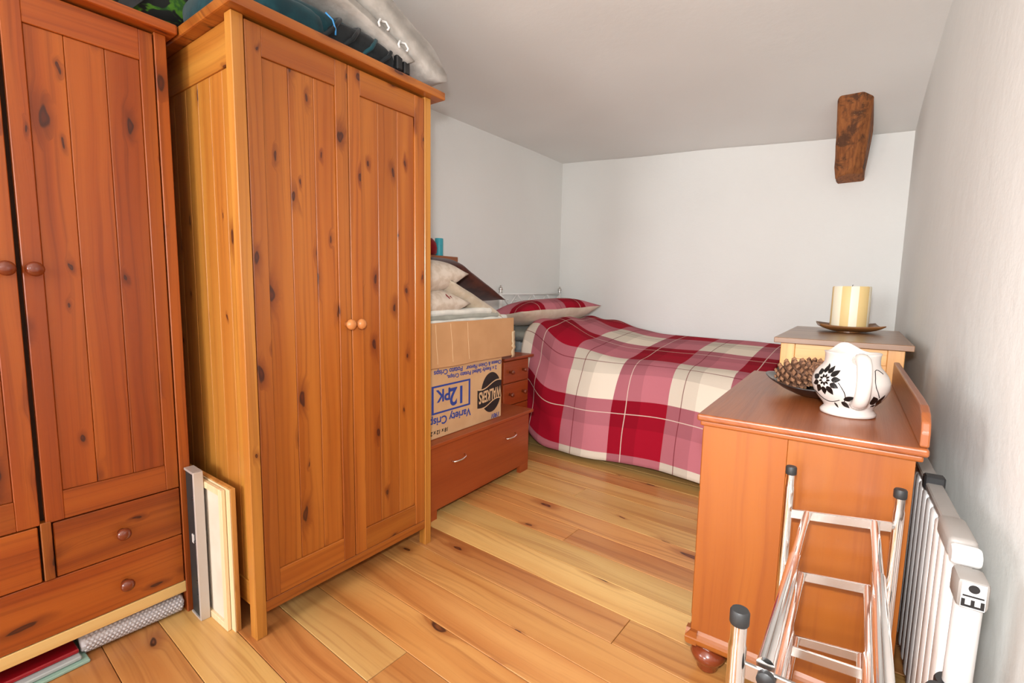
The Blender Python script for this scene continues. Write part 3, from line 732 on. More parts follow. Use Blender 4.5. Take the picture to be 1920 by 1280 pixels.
# ---- cushions
def cushion(w, d, t, n=26, pinch=0.07, uvs=None):
    bm = bmesh.new(); uvl = bm.loops.layers.uv.new('UVMap'); tops = []; bots = []
    for j in range(n+1):
        b = -1+2*j/n; ra = []; rb = []
        for i in range(n+1):
            a = -1+2*i/n
            x = w/2*a*(1-pinch*(1-b*b)); y = d/2*b*(1-pinch*(1-a*a))
            h = t/2*max(0.0, (1-abs(a)**3.0)*(1-abs(b)**3.0))**0.62
            ra.append(bm.verts.new((x, y, h+0.002)))
            rb.append(ra[-1] if i in (0, n) or j in (0, n) else bm.verts.new((x, y, -h)))
        tops.append(ra); bots.append(rb)
    for j in range(n):
        for i in range(n):
            f = bm.faces.new((tops[j][i], tops[j][i+1], tops[j+1][i+1], tops[j+1][i])); f.material_index = 0
            q = (bots[j][i], bots[j+1][i], bots[j+1][i+1], bots[j][i+1])
            g = bm.faces.new(q); g.material_index = 1
    for f in bm.faces:
        for l in f.loops: l[uvl].uv = (l.vert.co.x, l.vert.co.y)
    return bm
def bend(bm, k):
    for v in bm.verts: v.co.z -= k*v.co.y*abs(v.co.y)
    return bm
def place(o, loc, rx=0, ry=0, rz=0): o.location = loc; o.rotation_euler = (R(rx), R(ry), R(rz)); return o
o = place(link('cushion', wobble(cushion(0.40, 0.44, 0.18), 0.006, 9, 1), [M['beige'], M['beige']], None, True), (-1.905, 1.60, 1.165), rx=6, rz=6)
tag(o, 'beige damask cushion just under the brown cushion, nearest the wardrobe', 'cushion', 'cushions on the cartons')
b2 = place(link('cushion', wobble(cushion(0.42, 0.44, 0.17), 0.006, 9, 4), [M['beige'], M['beige']], None, True), (-1.905, 1.60, 1.035), rx=1, rz=4)
tag(b2, 'beige cushion with a dark red motif, lowest in the pile by the wardrobe', 'cushion', 'cushions on the cartons')
for k in range(3):
    bm = bmesh.new(); pts = [(0.0, -0.012), (0.024, -0.004), (0.03, 0.006), (0.006, 0.010)]
    bm2 = extr(pts, 'Z', 0, 0.003)
    a = link('motif_petal', bm2, M['redfab'], b2); place(a, (0.185-0.012*k, 0.05+0.04*k, 0.048-0.010*k), rx=-20, ry=40, rz=30+25*k)
o = place(link('cushion', wobble(bend(cushion(0.44, 0.56, 0.12), 0.35), 0.006, 8, 7), [M['beige2'], M['beige2']], None, True), (-1.95, 1.945, 1.030), rx=-20, rz=3)
tag(o, 'plain oatmeal cushion slumped over the carton towards the bed', 'cushion', 'cushions on the cartons')
bm = cushion(0.50, 0.80, 0.12, 30, 0.03)
for v in bm.verts: v.co.z -= 0.46*max(0.0, v.co.y-0.02)*sstep(0.0, 0.10, v.co.y)
o = place(link('cushion', wobble(bm, 0.005, 7, 9), [M['brown'], M['brown']], None, True), (-2.10, 1.90, 1.222), rx=0, rz=1)
tag(o, 'large dark brown velvet cushion on top of the pile', 'cushion', 'cushions on the cartons')
# folded linen filling the carton
ln = empty('folded_linen', (-1.92, 1.84, 0.744), d3a, 'folded white bed linen filling the open carton under the cushions', 'linen')
for k, (z, w, dsh) in enumerate(((0.0, 0.70, 0), (0.075, 0.70, 0.004), (0.15, 0.69, 0.0), (0.205, 0.66, -0.01), (0.232, 0.56, -0.02))):
    hh = 0.075 if k < 3 else 0.035
    bm = bx(-0.19, 0.19, -w/2+dsh, w/2+dsh-(0.06 if k > 2 else 0), z, z+hh, 0.016, 3)
    bmesh.ops.subdivide_edges(bm, edges=[e for e in bm.edges if e.calc_length() > 0.1], cuts=8, use_grid_fill=True)
    link('fold', wobble(bm, 0.008 if k > 2 else 0.003, 9, k*3.1), M['linen'] if k != 3 else M['greysheet'], ln, True)

# ---- shelf on the left wall with two items
sh = empty('wall_shelf', (XL, 2.18, 1.300), 0, 'short pine shelf fixed to the left wall beyond the wardrobe', 'shelf')
link('board', bx(0, 0.13, -0.32, 0.285, 0.0, 0.034, 0.002), M['pineY'], sh)
link('bracket', extr([(0, 0), (0.1, 0), (0, -0.1)], 'Y', 0.05, 0.07), M['pineZ'], sh); link('bracket', extr([(0, 0), (0.1, 0), (0, -0.1)], 'Y', -0.25, -0.23), M['pineZ'], sh)
tc_ = empty('teal_tube', (XL+0.075, 2.335, 1.334), 0, 'slim teal cardboard tube standing on the wall shelf', 'tube')
link('tube_body', lathe([(0.0, 0), (0.027, 0), (0.028, 0.003), (0.028, 0.075), (0.0, 0.075)], 24), M['tealcyl'], tc_, 'auto'); link('cap', lathe([(0.0, 0.0755), (0.0285, 0.0755), (0.0285, 0.118), (0.027, 0.121), (0.0, 0.121)], 24), M['tealcyl'], tc_, 'auto')
bm = lathe([(0, 0), (0.05, 0.0), (0.062, 0.02), (0.066, 0.05), (0.055, 0.085), (0.03, 0.11), (0.012, 0.118), (0, 0.12)], 24)
tp = place(link('red_pouch', wobble(bm, 0.008, 18, 2, 0.0), M['redfab'], None, True), (XL+0.07, 2.235, 1.334))
tag(tp, 'crumpled red fabric pouch beside the teal tube on the shelf', 'pouch')

# ================================================================== BEDSIDE CHEST, BED
n2 = empty('bedside_drawers', (-1.955, 2.704, 0), R(2), 'narrow brown bedside drawer unit with round wooden knobs next to the bed', 'drawers')
link('body', bx(-0.40, -0.016, -0.315, 0, 0.02, 0.650, 0.002), M['cherryZ'], n2)
link('top', bx(-0.415, 0.018, -0.318, 0.022, 0.650, 0.668, 0.004, 2), M['cherryY'], n2)
for z0 in (0.04, 0.192, 0.344, 0.496):
    d = link('drawer', bx(-0.016, 0, -0.300, -0.018, z0, z0+0.146, 0.003), M['cherryY'], n2)
    for ky in (-0.085, -0.235): add_knob(d, 0, ky, z0+0.074, M['knob_dark'], 0.015)
bed = empty('single_bed', (0, 0, 0), 0, 'white metal bed with a latticed headboard against the left wall', 'bed')
HX = -2.525; ya, yb = 3.06, 3.955
for yy in (ya, yb):
    link('headboard_post', tube([(HX, yy, 0), (HX, yy, 1.085)], 0.014, 14), M['white_enamel'], bed, True)
    link('finial', lathe([(0.0145, 1.085), (0.018, 1.09), (0.010, 1.097), (0.019, 1.112), (0.016, 1.128), (0.006, 1.135), (0.009, 1.142), (0.0, 1.148)], 16, cx=HX, cy=yy), M['satin'], bed, True)
for zz in (1.075, 0.975, 0.93, 0.55):
    link('rail', tube([(HX, ya, zz), (HX, yb, zz)], 0.008, 10), M['white_enamel'], bed, True)
nseg = 8
for k in range(nseg):
    y0_ = ya+(yb-ya)*k/nseg; y1_ = ya+(yb-ya)*(k+1)/nseg
    a, b = (1.07, 0.98) if k % 2 == 0 else (0.98, 1.07)
    link('lattice_bar', tube([(HX, y0_+0.008, a), (HX, y1_-0.008, b)], 0.005, 8), M['white_enamel'], bed, True)
    for t in (0.5,):
        ym = (y0_+y1_)/2
        n = bmesh.new(); bmesh.ops.create_icosphere(n, subdivisions=1, radius=0.011); bmesh.ops.scale(n, verts=n.verts, vec=(0.5, 1.3, 0.7)); bmesh.ops.translate(n, verts=n.verts, vec=(HX+0.007, ym+0.03, 1.025))
        link('leaf', n, M['white_enamel'], bed)
for k in range(9):
    yy = ya+(yb-ya)*(k+1)/10
    link('spindle', tube([(HX, yy, 0.55), (HX, yy, 0.93)], 0.005, 8), M['white_enamel'], bed, True)
link('bed_base', bx(-2.50, -0.56, 3.0, 3.94, 0.16, 0.36, 0.01), M['greysheet'], bed)
for xx in (-2.42, -0.64):
    for yy in (3.06, 3.88): link('leg', tube([(xx, yy, 0), (xx, yy, 0.17)], 0.02, 12), M['white_enamel'], bed, True)
mt = link('mattress', bx(-2.50, -0.55, 2.985, 3.945, 0.362, 0.60, 0.035, 3), M['mattress'], None, True)
tag(mt, 'pale blue mattress showing at the head end under the tartan duvet', 'mattress')

# ---- duvet: grid over X and arc from hem (near side) over the top to the wall
def duvet():
    bm = bmesh.new(); uvl = bm.loops.layers.uv.new('UVMap'); X0, X1 = -2.12, -0.50
    nx, nv = 90, 80; V = []; Us = []
    for i in range(nx+1):
        x = X0+(X1-X0)*i/nx
        hump = sstep(-1.36, -2.10, x)
        znear = 0.664+0.205*hump; zback = 0.752+0.02*sstep(-0.9, -1.6, x)+0.10*sstep(-1.45, -2.08, x)
        hem = 0.045+0.012*math.sin(x*5)+0.13*sstep(-1.72, -2.10, x)**1.5
        yh = 2.695+0.03*math.sin(x*4.1)+0.07*sstep(-1.7, -2.1, x)
        prof = [(yh, hem), (yh+0.02, hem+0.18), (yh+0.06, hem+0.38), (2.845, znear-0.085), (2.90, znear-0.02), (2.985, znear+0.008), (3.10, znear+0.018+0.012*hump), (3.35, (znear*2+zback)/3+0.030), (3.65, (znear+zback*2)/3+0.028), (3.88, zback+0.012), (3.965, zback-0.01)]
        # smooth: chaikin
        for _ in range(2):
            q = [prof[0]]
            for a, b in zip(prof, prof[1:]): q += [(a[0]*.75+b[0]*.25, a[1]*.75+b[1]*.25), (a[0]*.25+b[0]*.75, a[1]*.25+b[1]*.75)]
            prof = q+[prof[-1]]
        pts = resample(prof, nv+1)
        L = sum(math.hypot(b[0]-a[0], b[1]-a[1]) for a, b in zip(pts, pts[1:]))
        row = []; rv = []
        for j, (yy, zz) in enumerate(pts):
            side = 1-sstep(0.60, 0.75, zz) if yy < 2.95 else 0
            wv = 0.020*side*noise.noise(Vector((x*4.5, zz*0.9, 1.0)))+0.012*noise.noise(Vector((x*3, yy*3, zz*2)))
            # diagonal folds near the head
            f = hump*0.014*math.sin((x*1.4+zz*0.9+yy)*16)
            row.append(bm.verts.new((x+0.010*side*noise.noise(Vector((x*5, zz*4, 3))), min(yy-wv*1.2*side-f*side, 3.985), zz+wv*(1-side)+f*(1-side)*0.7)))
            rv.append(L*j/nv+0.0)
        V.append(row); Us.append(rv)
    uvd = {}
    for i in range(nx+1):
        for j in range(nv+1): uvd[V[i][j]] = (X0+(X1-X0)*i/nx, Us[i][j])
    for i in range(nx):
        for j in range(nv): bm.faces.new((V[i][j], V[i+1][j], V[i+1][j+1], V[i][j+1]))
    for f in bm.faces:
        for l in f.loops: l[uvl].uv = uvd[l.vert]
    bmesh.ops.recalc_face_normals(bm, faces=list(bm.faces))
    return bm
dv = link('duvet', duvet(), M['plaid'], None, True)
md = dv.modifiers.new('thickness', 'SOLIDIFY'); md.thickness = 0.022; md.offset = -1
tag(dv, 'red and cream tartan duvet spread over the bed and hanging to the floor', 'duvet')
gp = place(link('pillow', wobble(cushion(0.42, 0.86, 0.15), 0.006, 7, 3), [M['greysheet'], M['greysheet']], None, True), (-2.31, 3.40, 0.755), rx=0, rz=-4)
tag(gp, 'grey pillow lying beneath the tartan pillow', 'pillow')
tpw = place(link('pillow', wobble(cushion(0.46, 0.98, 0.20, 30, 0.05), 0.008, 6, 8), [M['plaid_p'], M['cream']], None, True), (-2.235, 3.275, 0.935), rx=1.5, ry=-9, rz=-7)
tag(tpw, 'red and cream tartan pillow at the head of the bed', 'pillow')

# ================================================================== RIGHT-HAND CHEST OF DRAWERS
ca = R(3.0)
ch = empty('chest_of_drawers', (-0.386, 1.378, 0), ca, 'orange pine chest of drawers with turned feet and a raised back board', 'chest of drawers')
CW, CL = 0.462, 0.92      # width along x, length along y
link('end_board', bx(0.0, 0.208, 0.0, 0.022, 0.13, 0.748, 0.0008), M['chestZ'], ch)
link('end_board', bx(0.2085, CW, 0.0, 0.022, 0.13, 0.748, 0.0008), M['chestZ'], ch)
link('end_panel', bx(0.0, CW, CL-0.022, CL, 0.13, 0.748, 0.0008), M['chestZ'], ch)
link('back_panel', bx(CW-0.014, CW-0.004, 0.022, CL-0.022, 0.13, 0.748), M['chestZ'], ch)
link('carcass', bx(0.012, CW-0.016, 0.022, CL-0.022, 0.13, 0.748), M['chestY'], ch)
for z0, hh in ((0.15, 0.19), (0.35, 0.19), (0.55, 0.18)):
    d = link('drawer', bx(-0.010, 0.012, 0.035, CL-0.035, z0, z0+hh, 0.003), M['chestY'], ch)
    for ky in (0.22, CL-0.22):
        kb = add_knob(d, -0.010, ky, z0+hh/2, M['knob_dark'], 0.017); kb.rotation_euler = (0, 0, PI)
# plinth moulding
pl = [(-0.012, 0.096), (-0.014, 0.108), (-0.012, 0.116), (-0.006, 0.122), (0.0, 0.131), (0.02, 0.131), (0.02, 0.09), (-0.008, 0.09)]
link('plinth', extr([(a, b) for a, b in pl], 'X', -0.013, CW+0.002), M['chestX'], ch)
link('plinth', extr([(a+0.0, b) for a, b in pl], 'Y', -0.013, CL+0.01), M['chestY'], ch)
link('base_board', bx(0.02, CW, 0.02, CL, 0.09, 0.13), M['chestY'], ch)
foot = [(0.0, 0.0), (0.026, 0.0), (0.030, 0.006), (0.032, 0.022), (0.044, 0.036), (0.050, 0.050), (0.045, 0.064), (0.030, 0.072), (0.026, 0.078), (0.036, 0.083), (0.038, 0.0895), (0.0, 0.0895)]
for fx, fy in ((0.044, 0.040), (CW-0.05, 0.040), (0.044, CL-0.045), (CW-0.05, CL-0.045)):
    link('bun_foot', lathe(foot, 28, cx=fx, cy=fy), M['knob_dark'], ch, True)
# moulded top
tb = bx(-0.016, CW+0.02, -0.018, CL+0.018, 0.762, 0.7815, 0.006, 3)
link('top', tb, M['chest_topY'], ch)
link('top_moulding', bx(-0.008, CW+0.012, -0.010, CL+0.010, 0.748, 0.762, 0.004, 2), M['chestX'], ch)
prof = [(-0.004, 0.7815), (CL+0.012, 0.7815), (CL+0.012, 0.868), (0.16, 0.868), (0.07, 0.866), (0.03, 0.856), (0.008, 0.838), (-0.002, 0.815)]
link('back_board', extr(prof, 'X', CW+0.002, CW+0.020, bev=0.004), M['chest_topY'], ch)

# ---- bowl of pine cones
zt = 0.7815
bw2 = empty('bowl', (-0.168, 1.865, zt), R(-8), 'shallow black boat-shaped dish holding pine cones on the chest', 'bowl')
bm = bmesh.new(); n = 40; rings = []
for (r, z) in ((0.0, 0.0), (0.035, 0.0), (0.07, 0.006), (0.11, 0.022), (0.15, 0.045), (0.158, 0.052), (0.150, 0.051), (0.108, 0.028), (0.068, 0.013), (0.0, 0.009)):
    if r == 0: rings.append([bm.verts.new((0, 0, z))]); continue
    rings.append([bm.verts.new((r*math.cos(2*PI*i/n), r*0.78*math.sin(2*PI*i/n), z+0.012*(r/0.158)**2*math.cos(4*PI*i/n))) for i in range(n)])
for a, b in zip(rings, rings[1:]):
    for i in range(n):
        j = (i+1) % n; va = [a[0]] if len(a) == 1 else [a[i], a[j]]; vb = [b[0]] if len(b) == 1 else [b[j], b[i]]
        bm.faces.new(va+vb)
bmesh.ops.recalc_face_normals(bm, faces=list(bm.faces))
link('dish', bm, M['bowl'], bw2, True)
def pine_cone(L, Rm, rows, per):
    bm = bmesh.new(); ga = PI*(3-math.sqrt(5)); N = rows*per
    core = lathe([(0, -L/2), (Rm*0.5, -L*0.42), (Rm*0.72, -L*0.15), (Rm*0.66, L*0.12), (Rm*0.4, L*0.36), (0, L*0.47)], 14); merge(bm, core)
    for k in range(N):
        t = (k+0.5)/N; z = -L/2+L*t; r = Rm*(math.sin(PI*min(1, t*0.88+0.12)))**0.7
        th = k*ga; d = Vector((math.cos(th), math.sin(th), 0.42*(t-0.15))).normalized(); tg = Vector((-math.sin(th), math.cos(th), 0)); up = d.cross(tg)*-1
        up = tg.cross(d)*-1
        base = Vector((0, 0, z)); w = Rm*0.22*(0.6+0.5*math.sin(PI*t)); h = w*0.75
        p0 = base+d*r*0.45
        a = [p0+tg*w*0.5*s-up*0.15*h*q for s, q in ((-1, 1), (1, 1), (1, -1), (-1, -1))]
        e = [base+d*r*1.02+tg*w*s+up*h*q for s, q in ((-1, 0), (0, -0.9), (1, 0), (0, 0.9))]
        va = [bm.verts.new(p) for p in a]; ve = [bm.verts.new(p) for p in e]; tip = bm.verts.new(base+d*(r*1.02+h*0.95)+up*h*0.2)
        for i in range(4):
            f = bm.faces.new((va[i], va[(i+1) % 4], ve[(i+1) % 4], ve[i])); f.material_index = 0
            f = bm.faces.new((ve[i], ve[(i+1) % 4], tip)); f.material_index = 1
    bmesh.ops.recalc_face_normals(bm, faces=list(bm.faces))
    return bm
for (x, y, z, L, Rm, rx, rz, lab) in ((-0.232, 1.853, 0.071, 0.118, 0.050, 78, 62, 'large brown pine cone at the left rim of the black dish'),
                                       (-0.146, 1.845, 0.075, 0.105, 0.048, 60, -20, 'brown pine cone in the middle of the black dish'),
                                       (-0.190, 1.925, 0.072, 0.11, 0.046, 80, 110, 'brown pine cone at the back of the black dish'),
                                       (-0.075, 1.885, 0.074, 0.10, 0.044, 85, 20, 'brown pine cone partly hidden behind the floral jug')):
    o = link('pine_cone', pine_cone(L, Rm, 9, 9), [M['cone'], M['cone_tip']])
    o.location = (x, y, zt+z); o.rotation_euler = (R(rx), 0, R(rz)); tag(o, lab, 'pine cone', 'pine cones in the black dish')

# ---- jug
JX, JY = -0.072, 1.655
jg = empty('jug', (JX, JY, zt), 0, 'cream ceramic jug with black flower decoration on the orange chest', 'jug')
prof = [(0.0, 0.0), (0.060, 0.0), (0.0665, 0.003), (0.067, 0.010), (0.062, 0.016), (0.0575, 0.021), (0.062, 0.030), (0.074, 0.045), (0.086, 0.064), (0.0925, 0.083), (0.092, 0.100), (0.086, 0.117), (0.077, 0.130), (0.0685, 0.140), (0.0655, 0.148), (0.0648, 0.160), (0.0655, 0.172), (0.0675, 0.178), (0.066, 0.1795), (0.0635, 0.177), (0.061, 0.168), (0.061, 0.145), (0.072, 0.128), (0.086, 0.10), (0.085, 0.08), (0.066, 0.045), (0.05, 0.026), (0, 0.02)]
SP = R(108)    # spout direction
bm = lathe(prof, 56)
for v in bm.verts:
    if v.co.z > 0.138:
        th = math.atan2(v.co.y, v.co.x); dd = (th-SP+PI) % (2*PI)-PI; k = sstep(0.138, 0.178, v.co.z)
        g = math.exp(-(dd/0.42)**2); g2 = math.exp(-((abs(dd)-0.85)/0.35)**2)
        r = math.hypot(v.co.x, v.co.y); r2 = r*(1+k*(0.22*g))
        v.co.x *= r2/r; v.co.y *= r2/r; v.co.z += k*(0.020*g-0.003*g2)
link('body', bm, M['ceramic'], jg, True)
HD = R(-73)
pts = [(0.058, 0.160), (0.078, 0.170), (0.098, 0.168), (0.114, 0.150), (0.121, 0.120), (0.121, 0.095), (0.115, 0.072), (0.104, 0.055), (0.088, 0.046), (0.072, 0.046)]
fine = []
for _ in range(2):
    q = [pts[0]]
    for a, b in zip(pts, pts[1:]): q += [(a[0]*.75+b[0]*.25, a[1]*.75+b[1]*.25), (a[0]*.25+b[0]*.75, a[1]*.25+b[1]*.75)]
    pts = q+[pts[-1]]
bm = tube([(r*math.cos(HD), r*math.sin(HD), z) for r, z in pts], 0.0145, 14)
ax = Vector((-math.sin(HD), math.cos(HD), 0))
for v in bm.verts:                    # flattened strap handle
    v.co += ax*(v.co.dot(ax))*0.22
link('handle', bm, M['ceramic'], jg, True)
outer = prof[1:19]
def jug_r(z):
    for (ra, za), (rb, zb) in zip(outer, outer[1:]):
        if za <= z <= zb and zb > za: return ra+(rb-ra)*(z-za)/(zb-za)
    return 0.09
def decal(poly, th0, z0, name='petal'):
    """2-D polygon (metres) wrapped on the jug body"""
    bm = bmesh.new(); A = []; cx = sum(p[0] for p in poly)/len(poly); cy = sum(p[1] for p in poly)/len(poly)
    def P(px, py, off):
        z = z0+py; r = jug_r(z)+off; th = th0+px/0.088
        return (r*math.cos(th), r*math.sin(th), z)
    c = bm.verts.new(P(cx, cy, 0.0011)); O = [bm.verts.new(P(a, b, 0.0011)) for a, b in poly]; I = [bm.verts.new(P(a, b, -0.0008)) for a, b in poly]
    k = len(poly)
    for i in range(k):
        bm.faces.new((c, O[i], O[(i+1) % k])); bm.faces.new((O[i], I[i], I[(i+1) % k], O[(i+1) % k]))
    bmesh.ops.recalc_face_normals(bm, faces=list(bm.faces))
    return link(name, bm, M['ink'], jg)
def petal(cx, cy, a, r0, r1, w, th0, z0):
    pts = []
    for i in range(13):
        t = i/12; pts.append((r0+(r1-r0)*t, w*math.sin(PI*t**0.75)))
    pts = pts+[(p[0], -p[1]) for p in reversed(pts[1:-1])]
    decal([(cx+p[0]*math.cos(a)-p[1]*math.sin(a), cy+p[0]*math.sin(a)+p[1]*math.cos(a)) for p in pts], th0, z0)
T1 = R(-128); Z1 = 0.102      # big flower
for k in range(11): petal(0, 0, 2*PI*k/11+0.15, 0.019, 0.042+0.004*(k % 2), 0.0078, T1, Z1)
for k in range(9): petal(0, 0, 2*PI*k/9, 0.006, 0.017, 0.0030, T1, Z1)
def vine(pts):
    bm = bmesh.new(); P = []
    for th, z in pts:
        r = jug_r(z)+0.0004; P.append((r*math.cos(th), r*math.sin(th), z))
    link('vine', tube(P, 0.0011, 6), M['ink'], jg, True)
vine([(T1+0.42+0.20*math.sin(t*2.6), Z1-0.002-0.065*t) for t in [i/12 for i in range(11)]])
vine([(T1+0.45-0.95*t, Z1-0.052-0.012*math.sin(PI*t)+0.014*t*t) for t in [i/14 for i in range(15)]])
petal(0.050, -0.048, R(15), 0, 0.034, 0.0075, T1, Z1); petal(0.044, -0.056, R(-35), 0, 0.030, 0.007, T1, Z1); petal(0.022, -0.062, R(-60), 0, 0.018, 0.004, T1, Z1)
T2 = R(-36); Z2 = 0.036
for k, a in enumerate((122, 66, 30)): petal(0, 0, R(a), 0.010, 0.040 if k in (0, 1) else 0.032, 0.0105 if k == 0 else 0.008, T2, Z2)
for k in range(6): petal(0, 0, R(20+28*k), 0.002, 0.008, 0.0018, T2, Z2)
vine([(T2-0.02-0.22*math.sin(PI*t*0.9), Z2+0.03+0.07*t) for t in [i/12 for i in range(13)]])
vine([(T2-0.08+0.30*t, Z2+0.100+0.006*math.sin(PI*t)-0.008*t) for t in [i/10 for i in range(11)]])

# ================================================================== CABINET BEHIND, CANDLE ON DISH
ZN = 0.927
nb = empty('side_cabinet', (-0.372, 2.435, 0), R(2.3), 'honey pine framed cabinet with a brown top behind the orange chest', 'cabinet')
NW, ND = 0.435, 0.90
for (xa, xb) in ((0, 0.055), (NW-0.055, NW)):
    for (ya_, yb_) in ((0, 0.045), (ND-0.045, ND)): link('leg', bx(xa, xb, ya_, yb_, 0, ZN-0.024, 0.002), M['cabZ'], nb)
for (ya_, yb_) in ((0.008, 0.032), (ND-0.032, ND-0.008)):
    link('rail', bx(0.055, NW-0.055, ya_, yb_, ZN-0.092, ZN-0.024, 0.0015), M['cabX'], nb)
    link('rail', bx(0.055, NW-0.055, ya_, yb_, 0.08, 0.15, 0.0015), M['cabX'], nb)
    link('panel', bx(0.055, NW-0.055, ya_+0.008, yb_-0.006, 0.15, ZN-0.092), M['cabZ'], nb)
for xa in (0.008, NW-0.024): link('panel', bx(xa, xa+0.016, 0.045, ND-0.045, 0.08, ZN-0.024), M['cabY'], nb)
link('top', bx(-0.026, NW+0.026, -0.024, ND+0.024, ZN-0.024, ZN, 0.002), M['cab_top'], nb)
CX, CY = -0.163, 3.06
ds = empty('candle_dish', (CX, CY, ZN), R(10), 'brown square dish with upturned corners under the candle', 'dish')
bm = bmesh.new(); n = 16; rows = []
for j in range(n+1):
    row = []
    for i in range(n+1):
        a, b = -1+2*i/n, -1+2*j/n
        row.append(bm.verts.new((0.135*a, 0.135*b, 0.003+0.026*max(abs(a), abs(b))**3+0.010*(abs(a)*abs(b))**2)))
    rows.append(row)
for j in range(n):
    for i in range(n): bm.faces.new((rows[j][i], rows[j][i+1], rows[j+1][i+1], rows[j+1][i]))
ret = bmesh.ops.extrude_face_region(bm, geom=list(bm.faces))
for v in [e for e in ret['geom'] if isinstance(e, bmesh.types.BMVert)]: v.co.z += 0.006
bmesh.ops.recalc_face_normals(bm, faces=list(bm.faces))
link('dish', bm, M['plate'], ds, True); link('base_ring', lathe([(0.05, 0), (0.055, 0), (0.055, 0.006), (0.05, 0.006)], 28), M['plate'], ds)
cd = empty('pillar_candle', (CX, CY, ZN+0.0095), 0, 'thick cream pillar candle with vertical stripes on a brown dish', 'candle')
link('wax', lathe([(0, 0), (0.082, 0), (0.084, 0.003), (0.084, 0.222), (0.081, 0.227), (0.06, 0.224), (0.0, 0.221)], 64), M['candle'], cd, 'auto')
link('wick', tube([(0, 0, 0.22), (0.001, 0, 0.23), (0.003, 0, 0.236)], 0.0016, 6), M['wick'], cd)

# ================================================================== RADIATOR ON THE RIGHT WALL
ra = math.atan(0.070)
def wall_at(yy): return xr(yy)
rd = empty('wall_radiator', (wall_at(1.22), 1.22, 0), ra, 'white ribbed wall radiator with a grey top rail beside the orange chest', 'radiator')
# local: x negative = into the room, y along the wall
Y0, Y1, ZB, ZT = 0.0, 0.95, 0.12, 0.655
link('back_plate', bx(-0.084, -0.066, Y0, Y1, ZB, ZT-0.012, 0.003), M['white_enamel'], rd)
nr = 15
for k in range(nr):
    yy = Y0+0.03+(Y1-Y0-0.06)*k/(nr-1)
    link('rib', bx(-0.1, -0.080, yy-0.026, yy+0.026, ZB+0.02, ZT-0.02, 0.008, 2), M['white_enamel'], rd, 'auto')
link('top_rail', bx(-0.099, -0.066, Y0+0.10, Y1, ZT-0.012, ZT+0.004, 0.003), M['grey_plastic'], rd)
link('bracket', bx(-0.067, 0.0, 0.40, 0.43, ZB+0.05, ZT-0.20), M['grey_plastic'], rd); link('bracket', bx(-0.067, 0.0, 0.80, 0.83, ZB+0.05, ZT-0.20), M['grey_plastic'], rd)
link('hook', bx(-0.103, -0.062, 0.335, 0.365, ZT-0.015, ZT+0.022, 0.004), M['black'], rd)
link('end_cap', bx(-0.106, -0.062, Y0-0.012, Y0+0.11, ZT-0.030, ZT+0.012, 0.010, 3), M['grey_plastic'], rd, 'auto')
o = link('joint', lathe([(0, -0.021), (0.016, -0.021), (0.019, -0.016), (0.019, 0.016), (0.016, 0.021), (0, 0.021)], 24), M['white_plastic'], rd, 'auto'); o.location = (-0.083, -0.026, ZT-0.012); o.rotation_euler = (0, PI/2, 0)
cb = link('control_head', bx(-0.104, -0.060, -0.105, -0.045, ZT-0.075, ZT-0.022, 0.008, 2), M['grey_plastic'], rd, 'auto')
# printed switch mark on the near face: dot, bar and comb
yn = -0.1056
link('label_plate', bx(-0.098, -0.066, yn-0.0004, yn+0.001, ZT-0.072, ZT-0.026), M['white_plastic'], cb)
bm = lathe([(0, 0), (0.0075, 0), (0.0075, 0.0006), (0, 0.0006)], 24); bmesh.ops.rotate(bm, verts=bm.verts, cent=(0, 0, 0), matrix=Matrix.Rotation(PI/2, 3, 'X')); bmesh.ops.translate(bm, verts=bm.verts, vec=(-0.082, yn-0.0002, ZT-0.036))
bx(-0.096, -0.068, yn-0.0008, yn-0.0002, ZT-0.0515, ZT-0.0485, bm=bm)
bx(-0.097, -0.067, yn-0.0008, yn-0.0002, ZT-0.070, ZT-0.066, bm=bm)
for k in range(3): bx(-0.097+0.0125*k, -0.092+0.0125*k, yn-0.0008, yn-0.0002, ZT-0.066, ZT-0.056, bm=bm)
link('switch_mark', bm, M['black'], cb)
link('pipe', tube([(-0.082, -0.078, ZT-0.076), (-0.084, -0.080, 0.40), (-0.084, -0.080, 0.20), (-0.084, -0.080, 0.0)], 0.020, 18), M['white_plastic'], rd, 'auto')
link('collar', lathe([(0.020, 0.395), (0.030, 0.395), (0.031, 0.400), (0.031, 0.418), (0.029, 0.422), (0.020, 0.422)], 24, cx=-0.084, cy=-0.080), M['black'], rd, 'auto')

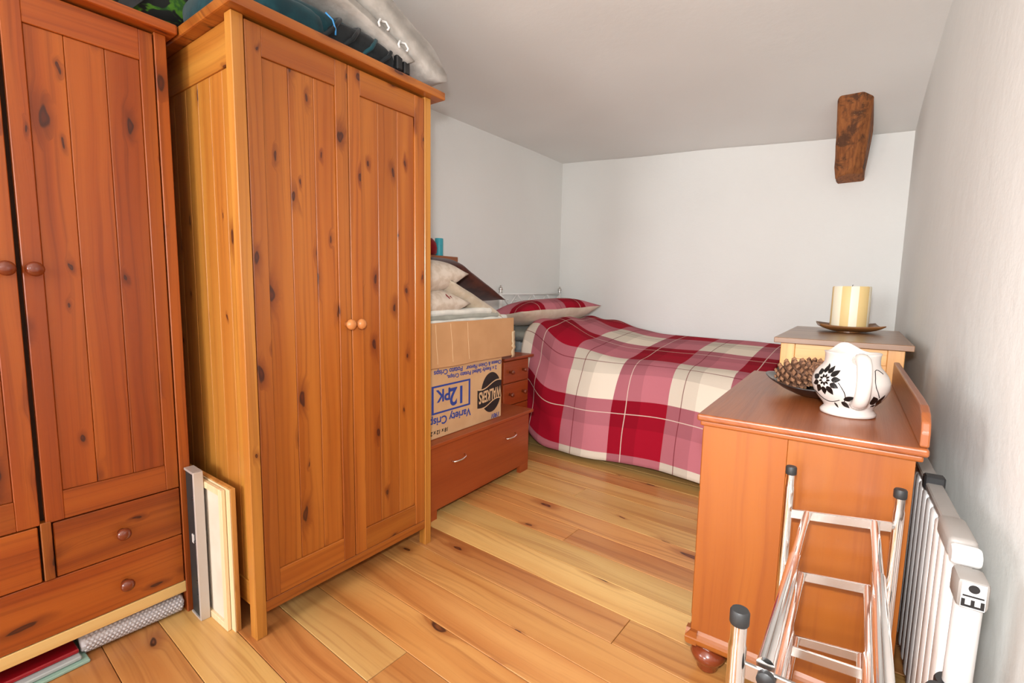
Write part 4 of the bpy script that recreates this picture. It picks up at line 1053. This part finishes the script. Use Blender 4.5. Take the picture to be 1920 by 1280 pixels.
# ================================================================== CHROME SHOE RACK
sr = empty('shoe_rack', (0, 0, 0), 0, 'chrome tubular shoe rack with black rubber caps in front of the orange chest', 'shoe rack')
YFr, YNr = 1.315, 0.655
posts = {'fl': (-0.157, YFr, 0.697), 'fr': (0.051, YFr, 0.697), 'nl': (-0.1225, YNr, 0.700), 'nr': (0.075, YNr, 0.700)}
for kx, (x, y, z) in posts.items():
    link('post', tube([(x, y, 0.012), (x, y, z-0.045), (x, y, z-0.04), (x, y, z-0.012)], [0.0112, 0.0112, 0.0098, 0.0098], 18), M['chrome'], sr, 'auto')
    link('cap', lathe([(0.0, 0.0), (0.0112, 0.0), (0.0122, 0.002), (0.0122, 0.017), (0.0105, 0.020), (0.0, 0.0205)], 22, cx=x, cy=y), M['rubber'], sr, 'auto').location = (0, 0, z-0.0145)
    link('foot', lathe([(0.0, 0.0), (0.0122, 0.0), (0.0125, 0.003), (0.0122, 0.016), (0.0, 0.016)], 22, cx=x, cy=y), M['rubber'], sr, 'auto')
def flatbar(p, q, h=0.011, t=0.003):
    p, q = Vector(p), Vector(q); d = (q-p); n = bmesh.new(); bmesh.ops.create_cube(n, size=1)
    for v in n.verts:
        v.co = p+d*(v.co.x+0.5)+Vector((0, 1, 0))*v.co.y*t*2+Vector((0, 0, 1))*v.co.z*h*2
    bmesh.ops.bevel(n, geom=list(n.edges), offset=0.001, segments=1, affect='EDGES')
    return link('end_bar', n, M['satin'], sr)
tiers = ((0.585, 0.612), (0.430, 0.458), (0.262, 0.290))
for k, (za, zb) in enumerate(tiers):
    flatbar((-0.157, YFr-0.004, za-0.0), (0.051, YFr-0.004, zb+0.004))
    zn = (0.622, 0.465, 0.297)[k]
    flatbar((-0.1225, YNr+0.004, zn), (0.075, YNr+0.004, zn+0.004))
    for sd, (xf, xn, zf) in enumerate(((-0.116, -0.090, za+0.006), (0.013, 0.036, zb-0.002))):
        r = 0.0105
        p0, p1 = Vector((xf, YFr-0.006, zf+0.003)), Vector((xn, YNr+0.012, zn+0.012))
        link('rail_tube', tube([p0, p0+(p1-p0)*0.75], 0.0088, 16), M['chrome'], sr, 'auto')
        link('sleeve_tube', tube([p0+(p1-p0)*0.42, p1], 0.0112, 18), M['chrome'], sr, 'auto')
flatbar((-0.122, 1.17, 0.330), (0.036, 1.17, 0.345))
o = link('screw_knob', lathe([(0, 0), (0.010, 0), (0.011, 0.003), (0.011, 0.010), (0.007, 0.013), (0.0, 0.0135)], 18), M['black'], sr, 'auto'); o.location = (-0.086, YNr+0.001, 0.628); o.rotation_euler = (PI/2, 0, 0)
